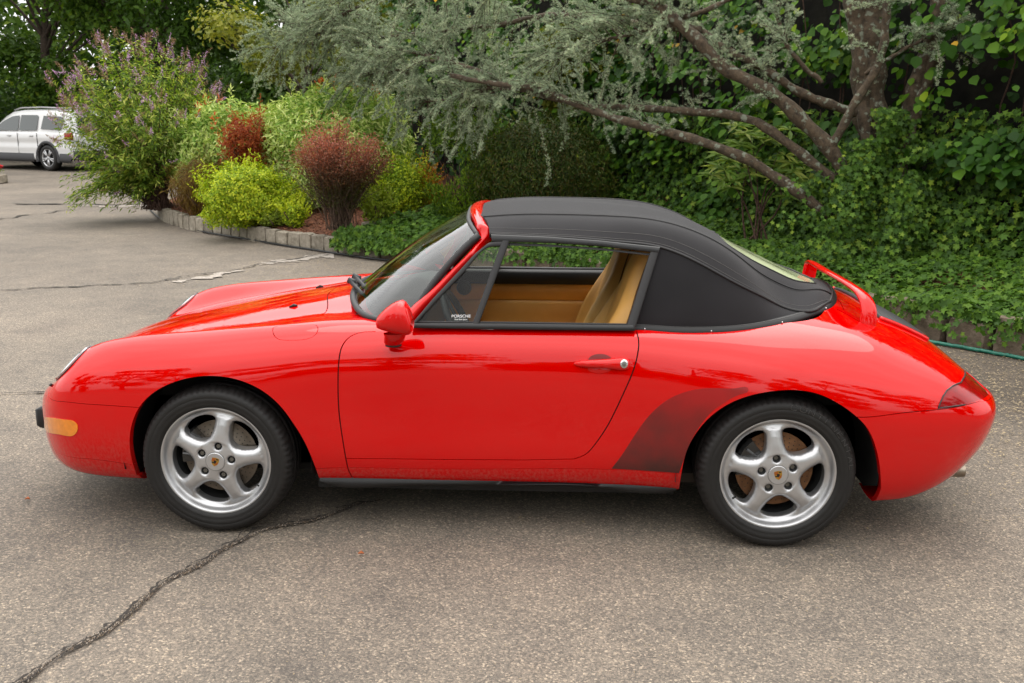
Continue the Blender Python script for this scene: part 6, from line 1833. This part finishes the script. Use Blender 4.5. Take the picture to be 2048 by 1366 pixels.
# rhododendron sprays under the low limb
def rhodo():
    r = np.random.default_rng(95); LS = Leafset(); root = None
    cs = [aty(px, py, 5.55) for px, py in ((1490,305),(1530,330),(1560,300),(1465,335),(1580,350),(1500,275),(1545,265),(1450,350),(1600,320))]
    root = empty('rhododendron', tuple(np.mean(cs, 0)*[1, 1, 0]+[0, 0, .45]), 0, 'rhododendron with long leaf whorls below the fork of the cedar limbs', 'shrub')
    for c in cs:
        for w in range(5):
            p = c+r.normal(0, .09, 3); n = 9; a = np.arange(n)*2*math.pi/n
            for q in a:
                d = np.array([math.cos(q), math.sin(q)*.6, .25]); X = np.array([[*p]]); LS.put(local(X, root), np.array([[0, -.45, 1]])+r.normal(0, .1, (1, 3)), .15, SLIM, r, droop=d*3, rnd=r.uniform(.3, 1, 1))
    LS.build('foliage', leafmat('rhodo_leaf', [(0, (.05, .12, .02)), (.6, (.12, .22, .05)), (1, (.26, .34, .10))], rough=.3), root, kind='stuff')
    stems(root, (0, 0, 0), [c-np.array(root.location) for c in cs], .012, M_twig, seed=3)
rhodo()

# ---------- blue cedar
m_needle = leafmat('cedar_needles', [(0, (.16, .22, .16)), (.45, (.34, .42, .32)), (.8, (.52, .59, .46)), (1, (.64, .69, .50))], rough=.6, trans=.2, tcol=(1, 1.1, .9), spec=.3, tint=(1.04, 1.02, .90))
cedar = empty('blue_cedar', (3.0, 5.3, .45), 0, 'old blue cedar whose lichened limbs spread left with silver blue needles', 'tree')
TIPS = []
def limb(pts, r0, r1, name='limb', n=40, wob=.02, seed=0, mat=None):
    r = np.random.default_rng(seed); P = curve3([aty(a, b, y) if len(p) == 3 else None for p in pts for a, b, y in [p]], n)
    w = np.cumsum(r.normal(0, wob, (n, 3)), 0)*.25; w -= np.linspace(0, 1, n)[:, None]*w[-1]; P = P+w
    rad = .84*np.linspace(r0, r1, n)*(1+.12*np.sin(np.arange(n)*1.3+seed))
    MB().tube(local(P, cedar), list(rad), 12).build(name, mat or M_bark, cedar)
    return P
LB = []
LB.append((limb([(1738,-160,5.35),(1740,-40,5.35),(1738,120,5.35),(1748,260,5.33),(1768,360,5.3),(1775,440,5.25)], .19, .19, 'trunk', seed=1), 0))
limb([(1890,-60,5.2),(1872,60,5.2),(1845,150,5.18),(1805,300,5.15),(1775,430,5.1)], .085, .10, 'trunk', seed=2)
limb([(1868,90,5.15),(1840,200,5.12),(1822,270,5.1),(1790,400,5.05)], .055, .075, 'trunk', seed=3)
limb([(1690,-80,5.3),(1712,80,5.3),(1720,200,5.25),(1745,320,5.1),(1765,370,5.05)], .12, .055, 'trunk', seed=4)
# main forked limb from (1700,390)
LB.append((limb([(1712,392,4.95),(1690,350,4.95),(1655,290,4.95),(1600,235,5.0),(1555,190,5.05),(1450,135,5.2),(1392,75,5.3),(1320,10,5.45),(1250,-60,5.6)], .090, .060, seed=5), 1))
LB.append((limb([(1655,300,4.93),(1680,260,4.85),(1712,205,4.8),(1748,150,4.8),(1762,90,4.8),(1770,-20,4.8),(1775,-120,4.8)], .050, .040, seed=6), 0))
LB.append((limb([(1712,225,5.1),(1660,208,5.1),(1600,180,5.15),(1520,130,5.25),(1440,88,5.4),(1400,60,5.5),(1330,35,5.7)], .055, .035, seed=7), 1))
LB.append((limb([(1680,365,4.98),(1620,320,5.0),(1560,275,5.1),(1480,235,5.3),(1400,225,5.5),(1280,218,5.8),(1180,215,6.1),(1080,190,6.4)], .060, .030, seed=8), 1))
LB.append((limb([(1665,440,4.9),(1620,400,4.92),(1560,360,5.0),(1500,325,5.1),(1420,290,5.2),(1340,268,5.4),(1240,240,5.7),(1150,205,6.0),(1090,180,6.3),(1020,170,6.6),(900,150,7.0)], .065, .032, seed=9), 1))
LB.append((limb([(1645,165,5.0),(1610,130,5.0),(1575,90,5.0),(1560,40,5.05),(1550,-30,5.1)], .028, .018, seed=10), 1))
LB.append((limb([(1730,150,4.95),(1790,110,4.9),(1850,75,4.9),(1940,40,4.9)], .026, .012, seed=11), 1))
LB.append((limb([(1400,60,5.4),(1310,50,5.8),(1200,38,6.4),(1100,30,7.0),(1000,48,7.7),(880,62,8.5),(760,75,9.3),(680,66,9.9),(600,48,10.3)], .045, .018, seed=12), 2))
LB.append((limb([(1320,10,5.5),(1200,-10,5.8),(1060,-20,6.2),(900,-10,7.8),(760,-5,8.8),(640,-20,9.6)], .045, .02, seed=13), 2))
LB.append((limb([(1080,190,6.4),(980,150,7.1),(880,118,8.0),(780,100,8.9),(690,80,9.6),(620,58,10.1),(560,36,10.5)], .030, .012, seed=14), 2))
LB.append((limb([(1150,205,6.1),(1050,180,6.7),(960,180,7.4),(900,195,7.9),(850,205,8.4)], .025, .012, seed=15), 2))
LB.append((limb([(760,-5,8.8),(700,20,9.3),(640,52,9.8),(590,75,10.1),(545,100,10.4)], .022, .010, seed=16), 2))
LB.append((limb([(880,118,8.0),(800,135,8.8),(740,145,9.3),(700,150,9.7)], .020, .009, seed=17), 2))
LB.append((limb([(1500,-20,5.3),(1400,30,5.4),(1290,60,5.7),(1180,90,6.1),(1090,120,6.4)], .032, .014, seed=18), 2))
def needles():
    r = np.random.default_rng(99); LS = Leafset(); tw = MB()
    P_all = []
    dens = {0: 10, 1: 24, 2: 84}
    for (P, cls) in LB:
        n = len(P)
        for k in range(dens[cls]):
            t = r.uniform(.24 if cls == 2 else .34, 1); i = t*(n-1); i0 = int(min(i, n-2)); p = P[i0]*(1-(i-i0))+P[i0+1]*(i-i0)
            ax = P[min(i0+3, n-1)]-P[max(i0-2, 0)]; ax /= np.linalg.norm(ax)
            L_ = r.uniform(.25, .62) if cls == 2 else r.uniform(.15, .42)
            d = ax*r.uniform(.1, 1.0)+r.normal(0, .55, 3)+[0, -.1, .15]; d /= np.linalg.norm(d)
            q = [p, p+d*L_*.5, p+d*L_+np.array([0, 0, -.16*L_])]
            if cls == 2: q.append(q[-1]+d*L_*.35+np.array([0, 0, -.22*L_]))
            Q = curve3(q, 10); tw.tube(local(Q, cedar), list(np.linspace(.006, .0022, 10)), 4, cap=False)
            m = int((70 if cls == 2 else 46)*L_*2.3)
            tt = r.uniform(.12, 1, m); S = np.stack([np.interp(tt*9, np.arange(10), Q[:, a]) for a in range(3)], 1)
            P_all.append((S, r.uniform(0, 1)))
            for _ in range(4 if cls == 2 else 2):
                j = r.integers(3, 9); d2 = d+r.normal(0, .6, 3)+[0, 0, -.25]; d2 /= np.linalg.norm(d2); l2 = r.uniform(.10, .26)
                E = Q[j]+d2*l2; tw.tube(local(np.array([Q[j], Q[j]*.5+E*.5+[0, 0, .01], E]), cedar), [.0035, .003, .0018], 3, cap=False)
                mm = int(150*l2); t3 = r.uniform(0, 1, mm)[:, None]; P_all.append((Q[j]*(1-t3)+E*t3, r.uniform(0, 1)))
    S = np.concatenate([a for a, _ in P_all]); A = np.concatenate([np.full(len(a), b) for a, b in P_all])
    S = S+r.normal(0, .008, S.shape)
    N_ = r.normal(0, .55, S.shape)+[0, 0, 1]
    LS.put(local(S, cedar), N_, .026, TUFT, r, rnd=np.clip(A*.45+r.uniform(0, .55, len(S)), 0, 1))
    print('cedar tufts', len(S))
    LS.build('needle_tufts', m_needle, cedar, kind='stuff')
    tw.build('twigs', M_twig, cedar, kind='stuff')
needles()
# ivy climbing the cedar trunks
def trunk_ivy():
    r = np.random.default_rng(101); LS = Leafset(); n = 8500
    px = r.normal(0, 1, n); py = 215+r.uniform(0, 1, n)**.75*330; w = np.clip((py-190)/150, .25, 2.2); px = 1765+30*np.sin(py*.031)+px*46*w*(1+.3*np.sin(py*.09))
    P = np.array([aty(a, b, 5.0+.14*math.sin(a*.05+b*.02)-.45*max(0, (b-300)/230)+r.normal(0, .10)) for a, b in zip(px, py)])
    LS.put(P, np.c_[r.normal(-.2, .5, n), r.normal(-1, .3, n), r.normal(.6, .35, n)], .048, IVY, r, rnd=r.uniform(0, 1, n)**1.3, droop=(0, 0, -1))
    LS.build('climbing_ivy', m_ivy, label='ivy climbing round the feet of the cedar trunks', cat='ivy', kind='stuff')
trunk_ivy()

# ---------- trees further off
def tree(name, x, y, h, spread, n, size, mat, label, trunk_h=None, seed=1, tmpl=LEAF, zlow=.25, group=None, droop=None, blobs=26, r0=.2, barkm=None):
    root = empty(name, (x, y, 0), 0, label, 'tree', group); r = np.random.default_rng(seed)
    b = MB(); top = np.array([r.normal(0, .3), r.normal(0, .3), h*.8]); P = curve3([(0, 0, -.1), (r.normal(0, .15), r.normal(0, .15), h*.35), top], 14); b.tube(P, list(np.linspace(r0, r0*.25, 14)), 9)
    b.build('trunk', barkm or M_bark2, root)
    LS = Leafset(); lb = MB()
    for k in range(blobs):
        t = r.uniform(zlow, 1); z = h*t; rr = spread*math.sin(math.pi*min(1, (1.05-t)*1.1+.12))**.6
        a = r.uniform(0, 6.28); q = r.uniform(.35, 1)**.5; c = np.array([rr*q*math.cos(a), rr*q*math.sin(a), z])
        rad = np.array([1, 1, .62])*spread*r.uniform(.28, .45); m = n//blobs
        p, nn = ell_pts(m, c, rad, r, shell=.7, lumpy=.2, seed=seed*50+k)
        tone = np.clip(.5*r.uniform(0, 1)+.5*r.uniform(0, 1, len(p)), 0, 1)
        LS.put(p, nn*.7+r.normal(0, .5, p.shape)+[0, 0, .6], size, tmpl, r, rnd=tone, droop=droop)
        s_ = P[min(13, int(13*min(.9, t*.8)))]; lb.tube(curve3([s_, s_*.5+c*.5+[0, 0, .1], c], 7), list(np.linspace(r0*.3, r0*.06, 7)), 5, cap=False)
    o = lb.build('limbs', barkm or M_bark2, root); o['kind'] = 'stuff'
    LS.build('crown', mat, root, kind='stuff'); return root
m_dk = leafmat('dark_tree_leaf', [(0, (.018, .050, .009)), (.5, (.045, .110, .018)), (.85, (.095, .19, .028)), (1, (.18, .27, .04))], trans=.3)
m_yg = leafmat('olive_tree_leaf', [(0, (.05, .085, .014)), (.5, (.12, .16, .028)), (1, (.26, .29, .07))], trans=.3)
m_md = leafmat('mid_tree_leaf', [(0, (.03, .075, .012)), (.5, (.065, .14, .02)), (1, (.17, .27, .03))], trans=.35)
for k, (x, y, h, sp, m_, lb) in enumerate([
    (-22.5, 30, 9.5, 3.6, m_md, 'bright green tree at the far left behind the white suv'),
    (-18.0, 31.5, 10, 3.8, m_dk, 'dark green tree directly behind the roof of the white suv'),
    (-13.2, 30, 10, 3.9, m_dk, 'dark green tree behind the lilac flowering bush'),
    (-8.6, 28, 10, 3.8, m_dk, 'dark tree in the gap between the flowering bush and the olive green tree'),
    (-27.5, 33, 11, 4.0, m_dk, 'dark tree standing outermost on the left'),
    (-3.5, 24, 9, 3.4, m_dk, 'dark tree behind the left tips of the cedar boughs'),
    (1.2, 20, 9, 3.4, m_dk, 'dark tree behind the middle of the cedar boughs'),
    (5.5, 16, 9, 3.4, m_dk, 'dark tree behind the vine hedge')]):
    tree('broadleaf_tree', x, y, h, sp, 21000 if y > 26 else 15000, .22 if y > 26 else .17, m_, lb, seed=200+k, zlow=.02 if k != 3 else .02, blobs=34, r0=.24)
tree('olive_tree', -4.95, 16.2, 5.0, 1.75, 17000, .11, m_yg, 'olive green shrubby tree behind the pale mounds, left of the cedar', seed=230, zlow=.12, blobs=26, r0=.09)
tree('olive_tree', -1.2, 14.2, 4.6, 1.9, 16000, .10, m_yg, 'yellowish green tree glimpsed through the top of the cedar', seed=231, zlow=.3, blobs=24, r0=.09)
tree('olive_tree', .9, 9.6, 3.8, 1.0, 9000, .085, m_yg, 'yellow green shrubby tree above the dark evergreen', seed=232, zlow=.45, blobs=16, r0=.06)
# understorey hedge closing the far side
def far_hedge():
    r = np.random.default_rng(240); LS = Leafset(); n = 26000
    x = r.uniform(-34, 8, n); y = 32-.18*(x+10)+r.normal(0, .7, n); z = r.uniform(0, 1, n)**1.1*(2.8+.8*np.sin(x*.9)); LS.put(np.c_[x, y, z], np.c_[r.normal(0, .5, n), -np.ones(n), r.normal(.7, .4, n)], .26, LEAF, r, rnd=r.uniform(0, .7, n))
    LS.build('far_undergrowth', m_dk, label='dark undergrowth under the far trees beyond the driveway', cat='undergrowth', kind='stuff')
    G = [[(x, 33.6-.18*(x+10)+.5*math.sin(x), z) for z in (0, 1.5, 3, 4.5, 6)] for x in np.linspace(-60, 30, 60)]
far_hedge()
m2 = MB(); b_ = aty(843, 235, 13.0); m2.box(b_[0]-.06, b_[0]+.06, 12.94, 13.06, 0, 2.4, .01); m2.build('fence_post', M_stone2, label='grey post in the dark gap left of the conical evergreen', cat='post')
def far_woodland():
    r = np.random.default_rng(245); LS = Leafset(); n = 60000
    x = r.uniform(-48, 22, n); z = r.uniform(0, 13, n); c = np.sin(x*.55)+np.sin(x*.21+z*.3)
    P = np.c_[x, 39-.25*(x+10)+c*.8+r.uniform(-1, 1.6, n), z]
    keep = lump(P*[1, .3, 1], .9, 7) > -.55; P = P[keep]
    LS.put(P, np.c_[r.normal(0, .5, len(P)), -np.ones(len(P)), r.normal(.6, .4, len(P))], .42, LEAF, r, rnd=np.clip(.35+.3*lump(P, .8, 3)+r.normal(0, .2, len(P)), 0, 1))
    LS.build('far_woodland', m_dk, label='dark mass of woodland closing the view beyond the driveway', cat='woodland', kind='stuff')
far_woodland()
# flower bed cut by the left edge
fb_c = atz(-10, 366, 0)
fb_ = empty('flower_bed', (fb_c[0]-.45, fb_c[1], 0), 0, 'corner of a stone edged bed of red flowers at the left edge', 'flower bed')
for k in range(14):
    q = R_(-80+k*13); o = bpy.data.objects.new('stone', meshes[k % 6]); C.objects.link(o); o.parent = fb_; o.location = (.50*math.cos(q)*1.3, .50*math.sin(q), 0); o.rotation_euler = (0, 0, q+1.57); o.scale = (.62, 1, .9)
r = np.random.default_rng(250); LS = Leafset(); P, nn = ell_pts(1400, np.array([0, 0, .25]), np.array([.6, .42, .22]), r, shell=.4, zmin=0); LS.put(P, nn+r.normal(0, .4, P.shape), .05, LEAF, r); LS.build('flower_leaves', m_md, fb_, kind='stuff')
LS = Leafset(); P, nn = ell_pts(700, np.array([0, 0, .30]), np.array([.6, .42, .24]), r, shell=.15, zmin=.2, clump=9); LS.put(P, nn+r.normal(0, .4, P.shape), .055, ROUND, r); LS.build('red_flowers', leafmat('red_petal', [(0, (.45, .008, .02)), (1, (.75, .03, .05))], tcol=(1, .4, .4), tint=(1, 1, 1)), fb_, kind='stuff')

# ---------- trees on the camera's side of the driveway (seen in the paint)
for k in range(11):
    a = R_(200+k*14.5)
    x = 18.0*math.cos(a)+r.uniform(-1.5, 1.5); y = -4+15.0*math.sin(a)+r.uniform(-1, 1)
    tree('shade_tree', x, y, r.uniform(6.5, 9.5), 2.9, 5600, .30, m_dk, 'broadleaf tree behind the viewer, mirrored in the red paint', seed=300+k, zlow=.06, blobs=18, r0=.2, group='trees across the driveway from the car')
